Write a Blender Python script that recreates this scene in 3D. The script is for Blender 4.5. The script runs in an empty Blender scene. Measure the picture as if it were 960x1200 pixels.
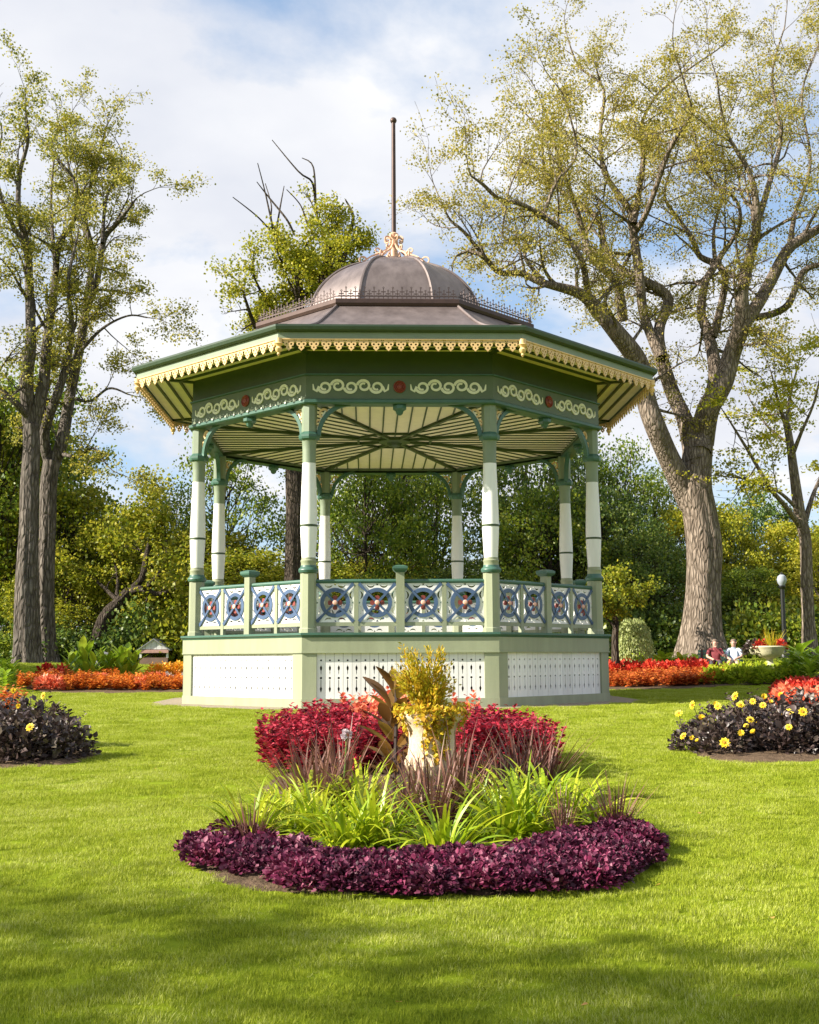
import bpy, math, random
import numpy as np
from mathutils import Vector, Matrix

# ------------------------------------------------------------------ camera, sky, sun, exposure
S = bpy.context.scene
COL = S.collection
R = math.radians
FPX, PITCH, ROLL, CAMZ = 1375.0, 0.1245, -0.005, 0.983      # focal length in photo pixels (960 wide)
cam_d = bpy.data.cameras.new('camera'); cam = bpy.data.objects.new('camera', cam_d); COL.objects.link(cam)
cam_d.sensor_fit = 'HORIZONTAL'; cam_d.sensor_width = 36.0; cam_d.lens = FPX / 960 * 36
cam_d.clip_start = 0.1; cam_d.clip_end = 3000
_r, _u, _f = Vector((1, 0, 0)), Vector((0, -math.sin(PITCH), math.cos(PITCH))), Vector((0, math.cos(PITCH), math.sin(PITCH)))
_c, _s = math.cos(ROLL), math.sin(ROLL)
_rr = _c * _r + _s * _u; _uu = -_s * _r + _c * _u
cam.matrix_world = Matrix(((_rr.x, _uu.x, -_f.x, 0), (_rr.y, _uu.y, -_f.y, 0), (_rr.z, _uu.z, -_f.z, CAMZ), (0, 0, 0, 1)))
S.camera = cam

SUN_AZ, SUN_EL = 74.0, 31.0          # degrees to the left of straight behind the camera; elevation
sd = Vector((-math.sin(R(SUN_AZ)) * math.cos(R(SUN_EL)), -math.cos(R(SUN_AZ)) * math.cos(R(SUN_EL)), math.sin(R(SUN_EL))))
W = bpy.data.worlds.new('World'); S.world = W; W.use_nodes = True
wt = W.node_tree; wt.nodes.clear()
def wn(t, **k):
    n = wt.nodes.new(t)
    for a, b in k.items(): setattr(n, a, b)
    return n
sky = wn('ShaderNodeTexSky', sky_type='NISHITA', sun_disc=False)
sky.sun_elevation = R(SUN_EL); sky.sun_rotation = math.atan2(sd.x, sd.y)
sky.air_density = 1.0; sky.dust_density = 1.5; sky.ozone_density = 1.5
tc = wn('ShaderNodeTexCoord'); sep = wn('ShaderNodeSeparateXYZ')
wt.links.new(tc.outputs['Generated'], sep.inputs[0])
# project the view direction on a cloud deck so that clouds flatten towards the horizon
addz = wn('ShaderNodeMath', operation='ADD'); addz.inputs[1].default_value = 0.22
absz = wn('ShaderNodeMath', operation='MAXIMUM'); absz.inputs[1].default_value = 0.0
wt.links.new(sep.outputs['Z'], absz.inputs[0]); wt.links.new(absz.outputs[0], addz.inputs[0])
dx = wn('ShaderNodeMath', operation='DIVIDE'); dy = wn('ShaderNodeMath', operation='DIVIDE')
wt.links.new(sep.outputs['X'], dx.inputs[0]); wt.links.new(addz.outputs[0], dx.inputs[1])
wt.links.new(sep.outputs['Y'], dy.inputs[0]); wt.links.new(addz.outputs[0], dy.inputs[1])
cmb = wn('ShaderNodeCombineXYZ'); wt.links.new(dx.outputs[0], cmb.inputs[0]); wt.links.new(dy.outputs[0], cmb.inputs[1])
cmb.inputs[2].default_value = 18.3
nz = wn('ShaderNodeTexNoise'); nz.inputs['Scale'].default_value = 1.15; nz.inputs['Detail'].default_value = 9; nz.inputs['Roughness'].default_value = 0.56
nz.inputs['Distortion'].default_value = 0.25
wt.links.new(cmb.outputs[0], nz.inputs['Vector'])
rmp = wn('ShaderNodeValToRGB'); rmp.color_ramp.elements[0].position = 0.43; rmp.color_ramp.elements[1].position = 0.54
wt.links.new(nz.outputs['Fac'], rmp.inputs[0])
nz2 = wn('ShaderNodeTexNoise'); nz2.inputs['Scale'].default_value = 2.6; nz2.inputs['Detail'].default_value = 6
wt.links.new(cmb.outputs[0], nz2.inputs['Vector'])
rmp2 = wn('ShaderNodeValToRGB'); rmp2.color_ramp.elements[0].position = 0.3; rmp2.color_ramp.elements[1].position = 0.7
rmp2.color_ramp.elements[0].color = (4.5, 4.7, 5.25, 1); rmp2.color_ramp.elements[1].color = (6.3, 6.3, 6.35, 1)
wt.links.new(nz2.outputs['Fac'], rmp2.inputs[0])
# thin high haze over the blue
hz = wn('ShaderNodeMix', data_type='RGBA'); hz.inputs[0].default_value = 0.26; hz.inputs[7].default_value = (4.8, 6.8, 9.6, 1)
wt.links.new(sky.outputs[0], hz.inputs[6])
mixc = wn('ShaderNodeMix', data_type='RGBA')
wt.links.new(rmp.outputs[0], mixc.inputs[0]); wt.links.new(hz.outputs[2], mixc.inputs[6]); wt.links.new(rmp2.outputs[0], mixc.inputs[7])
bg = wn('ShaderNodeBackground'); bg.inputs[1].default_value = 0.068
wt.links.new(mixc.outputs[2], bg.inputs[0])
wo = wn('ShaderNodeOutputWorld'); wt.links.new(bg.outputs[0], wo.inputs[0])

sun_d = bpy.data.lights.new('sun', 'SUN'); sun_d.energy = 5.0; sun_d.angle = R(0.53); sun_d.color = (1.0, 0.93, 0.80)
sun = bpy.data.objects.new('sun', sun_d); COL.objects.link(sun)
sun.rotation_euler = (-sd).to_track_quat('-Z', 'Y').to_euler(); sun.location = sd * 60
S.view_settings.view_transform = 'Standard'; S.view_settings.look = 'None'; S.view_settings.gamma = 1.0
S.view_settings.exposure = 1.32
S.cycles.use_denoising = True
S.cycles.max_bounces = 8; S.cycles.transparent_max_bounces = 6; S.cycles.diffuse_bounces = 3; S.cycles.glossy_bounces = 3
S.cycles.sample_clamp_indirect = 6

# ------------------------------------------------------------------ helpers
def ray(px, py):
    dx_, dy_ = px - 480.0, py - 600.0
    x = _c * dx_ + _s * dy_; y = -_s * dx_ + _c * dy_
    return (_f + _r * (x / FPX) - _u * (y / FPX))
def at(px, py, D):
    d = ray(px, py); k = D / d.y
    return np.array((d.x * k, D, CAMZ + d.z * k))
def sstep(a, b, x):
    t = np.clip((x - a) / (b - a), 0, 1); return t * t * (3 - 2 * t)
def gz(x, y):                                              # height of the ground
    x = np.asarray(x, float); y = np.asarray(y, float)
    near = -0.6 * np.power(np.clip(1 - y / 23.0, 0, 1.6), 1.15)
    r = np.hypot(x + 0.36, y - 28.8)
    return near + 0.85 * sstep(11.5, 21.5, r) * sstep(24, 36, y)
def ground(px, py):                                        # pixel to the ground it shows
    d = ray(px, py); lo, hi = 2.0, 70.0
    for D in np.linspace(3, 70, 400):
        if CAMZ + d.z / d.y * D < gz(d.x / d.y * D, D): hi = D; break
        lo = D
    for _ in range(30):
        m = (lo + hi) / 2
        if CAMZ + d.z / d.y * m < gz(d.x / d.y * m, m): hi = m
        else: lo = m
    return np.array((d.x / d.y * hi, hi, float(gz(d.x / d.y * hi, hi))))

def mesh_np(name, V, F, mat=None, smooth=False, mats=None, midx=None):
    V = np.asarray(V, np.float32).reshape(-1, 3)
    me = bpy.data.meshes.new(name)
    if isinstance(F, np.ndarray):
        n, k = F.shape
        me.vertices.add(len(V)); me.vertices.foreach_set('co', V.ravel())
        me.loops.add(n * k); me.loops.foreach_set('vertex_index', F.astype(np.int32).ravel())
        me.polygons.add(n); me.polygons.foreach_set('loop_start', np.arange(0, n * k, k, dtype=np.int32))
        me.update(calc_edges=True)
    else:
        me.from_pydata([tuple(map(float, v)) for v in V], [], [list(map(int, f)) for f in F]); me.update()
    if mat: me.materials.append(mat)
    if mats:
        for m in mats: me.materials.append(m)
    if midx is not None: me.polygons.foreach_set('material_index', np.asarray(midx, np.int32))
    if smooth: me.polygons.foreach_set('use_smooth', np.ones(len(me.polygons), bool))
    return me
def ob(name, me, parent=None, loc=(0, 0, 0), rot=(0, 0, 0), sc=(1, 1, 1)):
    o = bpy.data.objects.new(name, me); COL.objects.link(o)
    if parent: o.parent = parent
    o.location = loc; o.rotation_euler = rot
    o.scale = (sc, sc, sc) if isinstance(sc, (int, float, np.floating)) else sc
    return o
def tag(o, label=None, cat=None, group=None, kind=None):
    if label: o['label'] = label
    if cat: o['category'] = cat
    if group: o['group'] = group
    if kind: o['kind'] = kind
    return o

class MB:
    def __init__(s): s.v = []; s.f = []; s.m = []; s.cur = 0
    def add(s, V, F):
        b = len(s.v); s.v += [tuple(v) for v in V]
        s.f += [[i + b for i in f] for f in F]; s.m += [s.cur] * len(F); return s
    def box(s, x0, x1, y0, y1, z0, z1):
        V = [(x0, y0, z0), (x1, y0, z0), (x1, y1, z0), (x0, y1, z0), (x0, y0, z1), (x1, y0, z1), (x1, y1, z1), (x0, y1, z1)]
        return s.add(V, [(3, 2, 1, 0), (4, 5, 6, 7), (0, 1, 5, 4), (1, 2, 6, 5), (2, 3, 7, 6), (3, 0, 4, 7)])
    def lathe(s, prof, n=16, ph=0.0, c=(0, 0, 0), cap0=True, cap1=True):
        V = []; F = []
        for r, z in prof:
            for i in range(n):
                a = ph + 2 * math.pi * i / n; V.append((c[0] + r * math.cos(a), c[1] + r * math.sin(a), c[2] + z))
        for j in range(len(prof) - 1):
            for i in range(n):
                i2 = (i + 1) % n; F.append((j * n + i, j * n + i2, (j + 1) * n + i2, (j + 1) * n + i))
        if cap0: F.append(tuple(range(n - 1, -1, -1)))
        if cap1: F.append(tuple((len(prof) - 1) * n + i for i in range(n)))
        return s.add(V, F)
    def tube(s, P, rad, k=6):
        V, F = tube_np(np.array(P, float), np.array(rad, float) if np.ndim(rad) else np.full(len(P), rad, float), k)
        s.add(V, F.tolist()); b = len(s.v) - len(V)
        s.f += [[b + i for i in range(k - 1, -1, -1)], [b + len(V) - k + i for i in range(k)]]; s.m += [s.cur] * 2
        return s
    def prism(s, poly, axis, a, b):                        # extrude a 2D polygon; axis 'y': (u,v)->(u,.,v), 'z': (u,v,.)
        n = len(poly)
        mk = (lambda u, v, w: (u, w, v)) if axis == 'y' else (lambda u, v, w: (u, v, w))
        V = [mk(u, v, a) for u, v in poly] + [mk(u, v, b) for u, v in poly]
        F = [tuple(range(n)), tuple(range(2 * n - 1, n - 1, -1))] + [(i, i + n, (i + 1) % n + n, (i + 1) % n) for i in range(n)]
        return s.add(V, F)
    def ribbon(s, P, w, y0, y1):                           # 2D stroke in xz with width w (or list), between depths y0,y1
        P = np.array(P, float); n = len(P); T = np.gradient(P, axis=0); T /= np.linalg.norm(T, axis=1)[:, None] + 1e-9
        N = np.stack([-T[:, 1], T[:, 0]], 1); w = np.broadcast_to(np.array(w, float), (n,))[:, None] / 2
        A = P + N * w; B = P - N * w
        V = [(a[0], y0, a[1]) for a in A] + [(b[0], y0, b[1]) for b in B] + [(a[0], y1, a[1]) for a in A] + [(b[0], y1, b[1]) for b in B]
        F = []
        for i in range(n - 1):
            F += [(i, i + 1, n + i + 1, n + i), (2 * n + i + 1, 2 * n + i, 3 * n + i, 3 * n + i + 1),
                  (i + 1, i, 2 * n + i, 2 * n + i + 1), (n + i, n + i + 1, 3 * n + i + 1, 3 * n + i)]
        F += [(0, n, 3 * n, 2 * n), (n - 1, 3 * n - 1, 4 * n - 1, 2 * n - 1)]
        return s.add(V, F)
    def mesh(s, name, mat, smooth=False):
        me = mesh_np(name, s.v, s.f)
        for m in (mat if isinstance(mat, list) else [mat]): me.materials.append(m)
        if isinstance(mat, list): me.polygons.foreach_set('material_index', s.m)
        if smooth:
            me.polygons.foreach_set('use_smooth', np.ones(len(me.polygons), bool))
            try: me.set_sharp_from_angle(angle=R(35))
            except Exception: pass
        return me

def tube_np(P, rad, k=6):
    n = len(P); T = np.gradient(P, axis=0); T /= np.linalg.norm(T, axis=1)[:, None] + 1e-9
    ref = np.array((0.31, 0.93, 0.2)) if abs(T[:, 1]).mean() < 0.75 else np.array((0.95, 0.1, 0.3))
    X = np.cross(T, ref); X /= np.linalg.norm(X, axis=1)[:, None] + 1e-9; Y = np.cross(T, X)
    a = np.arange(k) * 2 * math.pi / k
    V = P[:, None] + rad[:, None, None] * (np.cos(a)[None, :, None] * X[:, None] + np.sin(a)[None, :, None] * Y[:, None])
    i = np.arange(n - 1)[:, None] * k + np.arange(k)[None]; j = np.arange(n - 1)[:, None] * k + (np.arange(k)[None] + 1) % k
    F = np.stack([i, j, j + k, i + k], -1).reshape(-1, 4)
    return V.reshape(-1, 3), F
def plate(name, outers, holes, y0, y1, mat):               # flat board in xz with real cut-outs
    cu = bpy.data.curves.new('tmp', 'CURVE'); cu.dimensions = '2D'; cu.fill_mode = 'BOTH'; cu.extrude = abs(y1 - y0) / 2
    for poly in list(outers) + list(holes):
        sp = cu.splines.new('POLY'); sp.points.add(len(poly) - 1); sp.use_cyclic_u = True
        for p, (u, v) in zip(sp.points, poly): p.co = (u, v, 0, 1)
    o = bpy.data.objects.new('tmp', cu); COL.objects.link(o)
    dg = bpy.context.evaluated_depsgraph_get(); me = bpy.data.meshes.new_from_object(o.evaluated_get(dg))
    bpy.data.objects.remove(o); bpy.data.curves.remove(cu)
    n = len(me.vertices); c = np.empty(n * 3, np.float32); me.vertices.foreach_get('co', c); c = c.reshape(-1, 3)
    c = np.stack([c[:, 0], -c[:, 2] + (y0 + y1) / 2, c[:, 1]], 1); me.vertices.foreach_set('co', c.ravel()); me.update()
    me.name = name; me.materials.clear(); me.materials.append(mat)
    me.polygons.foreach_set('use_smooth', np.zeros(len(me.polygons), bool))
    return me
def circ(cx, cz, r, n=14, rz=None): return [(cx + r * math.cos(2 * math.pi * i / n), cz + (rz or r) * math.sin(2 * math.pi * i / n)) for i in range(n)]
def arcp(cx, cz, r, a0, a1, n=12): return [(cx + r * math.cos(R(a0 + (a1 - a0) * i / n)), cz + r * math.sin(R(a0 + (a1 - a0) * i / n))) for i in range(n + 1)]

# ------------------------------------------------------------------ materials
def M(name, col, rough=0.5, metal=0.0, var=0.12, scale=6.0, bump=0.0, bscale=40.0, stretch=(1, 1, 1), col2=None, spec=0.5):
    m = bpy.data.materials.new(name); m.use_nodes = True; t = m.node_tree; b = t.nodes['Principled BSDF']
    b.inputs['Roughness'].default_value = rough; b.inputs['Metallic'].default_value = metal; b.inputs['Specular IOR Level'].default_value = spec
    co = t.nodes.new('ShaderNodeTexCoord'); mp = t.nodes.new('ShaderNodeMapping'); mp.inputs['Scale'].default_value = stretch
    t.links.new(co.outputs['Object'], mp.inputs[0])
    n = t.nodes.new('ShaderNodeTexNoise'); n.inputs['Scale'].default_value = scale; n.inputs['Detail'].default_value = 6; n.inputs['Roughness'].default_value = 0.65
    t.links.new(mp.outputs[0], n.inputs['Vector'])
    rp = t.nodes.new('ShaderNodeValToRGB'); rp.color_ramp.elements[0].position = 0.3; rp.color_ramp.elements[1].position = 0.72
    c2 = col2 or tuple(c * (1 - 2 * var) for c in col)
    rp.color_ramp.elements[0].color = (*c2, 1); rp.color_ramp.elements[1].color = (*[min(1, c * (1 + var * 0.6)) for c in col], 1)
    t.links.new(n.outputs['Fac'], rp.inputs[0])
    oi = t.nodes.new('ShaderNodeObjectInfo'); mr = t.nodes.new('ShaderNodeMapRange'); mr.inputs['To Min'].default_value = .90; mr.inputs['To Max'].default_value = 1.04; t.links.new(oi.outputs['Random'], mr.inputs['Value'])
    vs = t.nodes.new('ShaderNodeVectorMath'); vs.operation = 'SCALE'; t.links.new(rp.outputs[0], vs.inputs[0]); t.links.new(mr.outputs[0], vs.inputs['Scale']); t.links.new(vs.outputs[0], b.inputs['Base Color'])
    if bump:
        n2 = t.nodes.new('ShaderNodeTexNoise'); n2.inputs['Scale'].default_value = bscale; n2.inputs['Detail'].default_value = 5
        t.links.new(mp.outputs[0], n2.inputs['Vector'])
        bp = t.nodes.new('ShaderNodeBump'); bp.inputs['Strength'].default_value = bump; bp.inputs['Distance'].default_value = 0.02
        t.links.new(n2.outputs['Fac'], bp.inputs['Height']); t.links.new(bp.outputs[0], b.inputs['Normal'])
    return m
def leafmat(name, cols, trans=0.35, rough=0.45, spec=0.4, noise=0.0, nscale=0.6):
    m = bpy.data.materials.new(name); m.use_nodes = True; t = m.node_tree; b = t.nodes['Principled BSDF']
    b.inputs['Roughness'].default_value = rough; b.inputs['Specular IOR Level'].default_value = spec
    g = t.nodes.new('ShaderNodeNewGeometry'); oi = t.nodes.new('ShaderNodeObjectInfo')
    rp = t.nodes.new('ShaderNodeValToRGB'); rp.color_ramp.interpolation = 'LINEAR'
    e = rp.color_ramp.elements
    while len(e) < len(cols): e.new(0.5)
    for i, c in enumerate(cols): e[i].position = i / max(1, len(cols) - 1); e[i].color = (*c, 1)
    mx = t.nodes.new('ShaderNodeMath'); mx.operation = 'MULTIPLY_ADD'; mx.inputs[1].default_value = 0.75
    m2 = t.nodes.new('ShaderNodeMath'); m2.operation = 'MULTIPLY'; m2.inputs[1].default_value = 0.25
    t.links.new(oi.outputs['Random'], m2.inputs[0]); t.links.new(g.outputs['Random Per Island'], mx.inputs[0]); t.links.new(m2.outputs[0], mx.inputs[2])
    fac = mx.outputs[0]
    if noise:
        nn = t.nodes.new('ShaderNodeTexNoise'); nn.inputs['Scale'].default_value = nscale; nn.inputs['Detail'].default_value = 4
        t.links.new(g.outputs['Position'], nn.inputs['Vector'])
        mm = t.nodes.new('ShaderNodeMath'); mm.operation = 'MULTIPLY_ADD'; mm.inputs[1].default_value = noise; mm.inputs[2].default_value = -noise / 2
        t.links.new(nn.outputs['Fac'], mm.inputs[0])
        ad = t.nodes.new('ShaderNodeMath'); ad.operation = 'ADD'; ad.use_clamp = True
        t.links.new(fac, ad.inputs[0]); t.links.new(mm.outputs[0], ad.inputs[1]); fac = ad.outputs[0]
    t.links.new(fac, rp.inputs[0]); t.links.new(rp.outputs[0], b.inputs['Base Color'])
    tr = t.nodes.new('ShaderNodeBsdfTranslucent'); t.links.new(rp.outputs[0], tr.inputs[0])
    ms = t.nodes.new('ShaderNodeMixShader'); ms.inputs[0].default_value = trans
    t.links.new(b.outputs[0], ms.inputs[1]); t.links.new(tr.outputs[0], ms.inputs[2])
    t.links.new(ms.outputs[0], t.nodes['Material Output'].inputs[0])
    return m

paint_pale = M('paint_pale_green', (0.30, 0.325, 0.21), 0.5, var=0.10, scale=3, bump=0.08, bscale=60, stretch=(1, 1, 0.15))
paint_mid = M('paint_mid_green', (0.11, 0.145, 0.08), 0.5, var=0.08, scale=3)
paint_teal = M('paint_teal', (0.055, 0.135, 0.10), 0.42, var=0.1, scale=4)
paint_dark_and_shade = M('paint_dark_green_and_shade', (0.036, 0.062, 0.018), 0.5, var=0.1, scale=4)  # real dark green trim; on the eave wall it also carries shade
paint_lip = M('paint_eave_green', (0.034, 0.06, 0.034), 0.45, var=0.1)
paint_fascia = M('paint_fascia_green', (0.205, 0.25, 0.17), 0.5, var=0.06, scale=3)
paint_white = M('paint_white', (0.80, 0.79, 0.77), 0.45, var=0.07, scale=5, bump=0.05, bscale=50, stretch=(1, 1, 0.15))
paint_cream = M('paint_cream', (0.93, 0.81, 0.60), 0.55, var=0.05, scale=4, bump=0.05)
paint_gold = M('paint_gold', (0.76, 0.50, 0.23), 0.5, var=0.1, scale=8)
paint_scroll = M('paint_scroll', (0.78, 0.76, 0.62), 0.5, var=0.05)
paint_blue = M('paint_blue', (0.065, 0.11, 0.21), 0.4, var=0.1)
paint_red = M('paint_red', (0.26, 0.045, 0.035), 0.5, var=0.15)
paint_pink = M('paint_pink', (0.75, 0.42, 0.33), 0.5, var=0.1)
dark_void = M('void_shade', (0.015, 0.014, 0.012), 0.9)  # near-black colour stands in for the unlit hollow behind the piercings
copper = M('aged_copper', (0.215, 0.172, 0.162), 0.45, metal=0.4, var=0.16, scale=3.2, bump=0.12, bscale=7, stretch=(1, 1, 0.22), col2=(0.115, 0.088, 0.082))
copper_dark = M('dark_copper', (0.075, 0.042, 0.034), 0.5, metal=0.4, var=0.15)
iron = M('crest_iron', (0.09, 0.06, 0.055), 0.55, metal=0.4, var=0.2)
gilt = M('gilt_scroll', (0.72, 0.44, 0.30), 0.45, var=0.15)
deck_m = M('deck_boards', (0.46, 0.45, 0.41), 0.7, var=0.15, bump=0.1)
grass_soil = M('lawn_soil', (0.19, 0.25, 0.008), 0.95, var=0.22, scale=2.2, bump=0.4, bscale=90, spec=0.1)
gravel = M('gravel_path', (0.36, 0.30, 0.22), 0.95, var=0.2, scale=30, bump=0.5, bscale=120, spec=0.1)
soil = M('garden_soil', (0.145, 0.098, 0.062), 0.95, var=0.3, scale=14, bump=0.9, bscale=45, spec=0.1)

# ------------------------------------------------------------------ ground
BX, BY, BROT = -0.364, 28.77, 0.036                        # bandstand axis and turn
def lines(a, b, step, far):
    c = list(np.arange(a, b + step / 2, step)); lo = []; hi = []; d = step
    while c[0] > -far or c[-1] < far:
        d *= 1.6; c = [c[0] - d] + c + [c[-1] + d]
    return np.array(c)
xs = lines(-26, 26, 0.5, 900); ys = lines(-8, 62, 0.5, 900)
XX, YY = np.meshgrid(xs, ys); ZZ = gz(XX, YY)
nx, ny = len(xs), len(ys)
I = np.arange(nx * ny).reshape(ny, nx)
GF = np.stack([I[:-1, :-1], I[:-1, 1:], I[1:, 1:], I[1:, :-1]], -1).reshape(-1, 4)
tag(ob('ground', mesh_np('ground', np.stack([XX, YY, ZZ], -1).reshape(-1, 3), GF, grass_soil, smooth=True)), 'mown green lawn sloping gently up to the bandstand', 'lawn', kind='structure')

def octo(Rc, z, n=8): return [(Rc * math.cos(R(22.5 + 45 * i)), Rc * math.sin(R(22.5 + 45 * i)), z) for i in range(8)]
gp = MB(); a, b = octo(5.0, 0.012), octo(6.15, 0.006)
gp.add(a + b, [(i, i + 8, (i + 1) % 8 + 8, (i + 1) % 8) for i in range(8)])
tag(ob('gravel_path', gp.mesh('gravel_path', gravel), None, (BX, BY, 0), (0, 0, BROT)), 'narrow pale gravel strip around the bandstand base', 'path', kind='structure')
# ------------------------------------------------------------------ the bandstand
bs = bpy.data.objects.new('bandstand', None); COL.objects.link(bs); bs.location = (BX, BY, 0); bs.rotation_euler = (0, 0, BROT)
tag(bs, 'octagonal Victorian bandstand with green and white columns and brown copper dome', 'bandstand')
AP = math.cos(R(22.5))                                     # apothem / circumradius
RB, RL, RC, RM, RE, RF = 5.212, 5.29, 4.934, 5.162, 6.527, 6.408
PH = R(22.5)
def face(k): return (0, 0, R(45 * k))
def faces(name, me, parent=bs, loc=(0, 0, 0), ks=range(8)):
    out = []
    for k in ks:
        m = Matrix.Rotation(R(45 * k), 4, 'Z') @ Matrix.Translation(loc)
        o = bpy.data.objects.new(name, me); COL.objects.link(o); o.parent = parent; o.matrix_local = m; out.append(o)
    return out
def prof8(name, prof, mat, cap0=False, cap1=False, smooth=False):
    return ob(name, MB().lathe(prof, 8, PH, cap0=cap0, cap1=cap1).mesh(name, mat, smooth), bs)
side = 2 * RB * math.sin(R(22.5)); apB = RB * AP
# plinth: dark backing for the holes, skirting, corner pilasters, pierced planks, top band, lip
prof8('plinth_dark_backing', [(RB - 0.16, 0.02), (RB - 0.16, 1.30)], dark_void, True, True)  # dark block painted as the shade seen through the plank holes
hw = side / 2
def trap(z0, z1, out, inn, me_name, mat):                  # one mitred board along a face
    m = MB(); a0, a1 = apB + out, apB - inn; t = math.tan(R(22.5))
    m.prism([(-a0 * t, -a0), (a0 * t, -a0), (a1 * t, -a1), (-a1 * t, -a1)], 'z', z0, z1)
    return m.mesh(me_name, mat)
faces('skirting_board', trap(0.0, 0.19, 0.015, 0.10, 'skirting_board', paint_pale))
faces('top_band', trap(1.13, 1.42, 0.02, 0.10, 'top_band', paint_pale))
mo = MB(); a0 = apB + 0.03; t = math.tan(R(22.5)); mo.prism([(-a0 * t, -a0), (a0 * t, -a0), ((a0 - .06) * t, -a0 + .06), (-(a0 - .06) * t, -a0 + .06)], 'z', 1.105, 1.135)
faces('band_moulding', mo.mesh('band_moulding', paint_pale))
pil = MB(); w = 0.29
for sx in (-1, 1):
    a0 = apB; a1 = apB - 0.10
    P = [(sx * (a0 * t), -a0), (sx * (a0 * t - w), -a0), (sx * (a0 * t - w), -a1), (sx * (a1 * t), -a1)]
    pm = MB(); pm.prism(P if sx > 0 else P[::-1], 'z', 0.19, 1.13)
    faces('corner_pilaster', pm.mesh('corner_pilaster', paint_pale))
NP = 19; pw0 = 2 * (apB * t - w); pw = pw0 / NP
def spindle(zc, h, wd): return [(0, zc - h), (wd * .35, zc - h * .55), (wd * .3, zc - h * .2), (wd, zc + h * .15), (wd, zc + h * .5), (wd * .3, zc + h * .7), (0, zc + h),
                               (-wd * .3, zc + h * .7), (-wd, zc + h * .5), (-wd, zc + h * .15), (-wd * .3, zc - h * .2), (-wd * .35, zc - h * .55)]
holes = [circ(0, 0.96, 0.020, 8), spindle(0.77, 0.11, 0.021), circ(0, 0.605, 0.025, 8),
         [(0.007, .57), (0.008, .43), (0.024, .39), (0.017, .36), (0, .31), (-0.017, .36), (-0.024, .39), (-0.008, .43), (-0.007, .57)]]
pl = plate('plank', [[(-pw / 2 + .0025, .19), (pw / 2 - .0025, .19), (pw / 2 - .0025, 1.12), (-pw / 2 + .0025, 1.12)]], holes, 0.045, 0.07, paint_white)
pl2 = pl.copy(); rngp = random.Random(3)
for k in range(8):
    for j in range(NP):
        m = Matrix.Rotation(R(45 * k), 4, 'Z') @ Matrix.Translation((-pw0 / 2 + pw * (j + .5), -apB + rngp.uniform(-.003, .003), 0))
        o = bpy.data.objects.new('plank', pl); COL.objects.link(o); o.parent = bs; o.matrix_local = m
prof8('deck_lip', [(RB - 0.02, 1.42), (RL - 0.05, 1.425), (RL - 0.035, 1.45), (RL, 1.47), (RL, 1.512), (RL - 0.02, 1.516), (4.3, 1.514)], paint_teal)
# floor boards
nb = 26
for j in range(nb):
    ap = 4.66; x0 = -ap + 2 * ap * j / nb; x1 = x0 + 2 * ap / nb - 0.006; xm = max(abs(x0), abs(x1)); h = min(ap, ap * math.sqrt(2) - xm)
    ob('floor_board', MB().box(x0, x1, -h, h, 1.47, 1.5).mesh('floor_board', deck_m), bs)

# columns
def colmesh():
    g = {}
    o8 = lambda r: r / AP
    ped = MB().lathe([(o8(.175), 1.505), (o8(.175), 1.60), (o8(.158), 1.62), (o8(.158), 2.74)], 8, PH); g['pedestal'] = (ped.mesh('pedestal', paint_pale), None)
    col = MB().lathe([(.165, 2.735), (.20, 2.755), (.215, 2.80), (.205, 2.83), (.17, 2.86), (.163, 2.90)], 20); g['collar'] = (col.mesh('collar', paint_teal, True), None)
    nk = MB().lathe([(.160, 2.895), (.158, 2.96), (.168, 2.98), (.168, 3.00), (.152, 3.02), (.150, 3.06)], 20); g['neck'] = (nk.mesh('neck', paint_pale, True), None)
    sh = MB().lathe([(.143, 3.055), (.152, 3.2), (.168, 3.5), (.176, 3.71), (.176, 3.75), (.172, 4.0), (.160, 4.4), (.146, 4.8), (.139, 5.04)], 24); g['shaft'] = (sh.mesh('shaft', paint_white, True), None)
    bd = MB().lathe([(.172, 3.70), (.183, 3.705), (.183, 3.745), (.172, 3.75)], 24); g['shaft_band'] = (bd.mesh('shaft_band', paint_dark_and_shade, True), None)
    up = MB().lathe([(.141, 5.035), (.141, 5.3), (.150, 5.48), (.165, 5.52)], 24); g['upper_shaft'] = (up.mesh('upper_shaft', paint_fascia, True), None)
    cp = MB().lathe([(o8(.165), 5.51), (o8(.195), 5.54), (o8(.205), 5.58), (o8(.205), 5.63), (o8(.17), 5.67), (o8(.155), 5.69)], 8, PH); g['capital'] = (cp.mesh('capital', paint_teal), None)
    bk = MB().lathe([(o8(.150), 5.685), (o8(.150), 6.30)], 8, PH); g['top_block'] = (bk.mesh('top_block', paint_fascia), None)
    return g
cg = colmesh()
cols = []
for k in range(8):
    a = R(-90 + 22.5 + 45 * k)
    c = bpy.data.objects.new('column', None); COL.objects.link(c); c.parent = bs; c.location = (RC * math.cos(a), RC * math.sin(a), 0); c.rotation_euler = (0, 0, a)
    for n_, (me, _) in cg.items(): ob(n_, me, c)
    cols.append(c)
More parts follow.
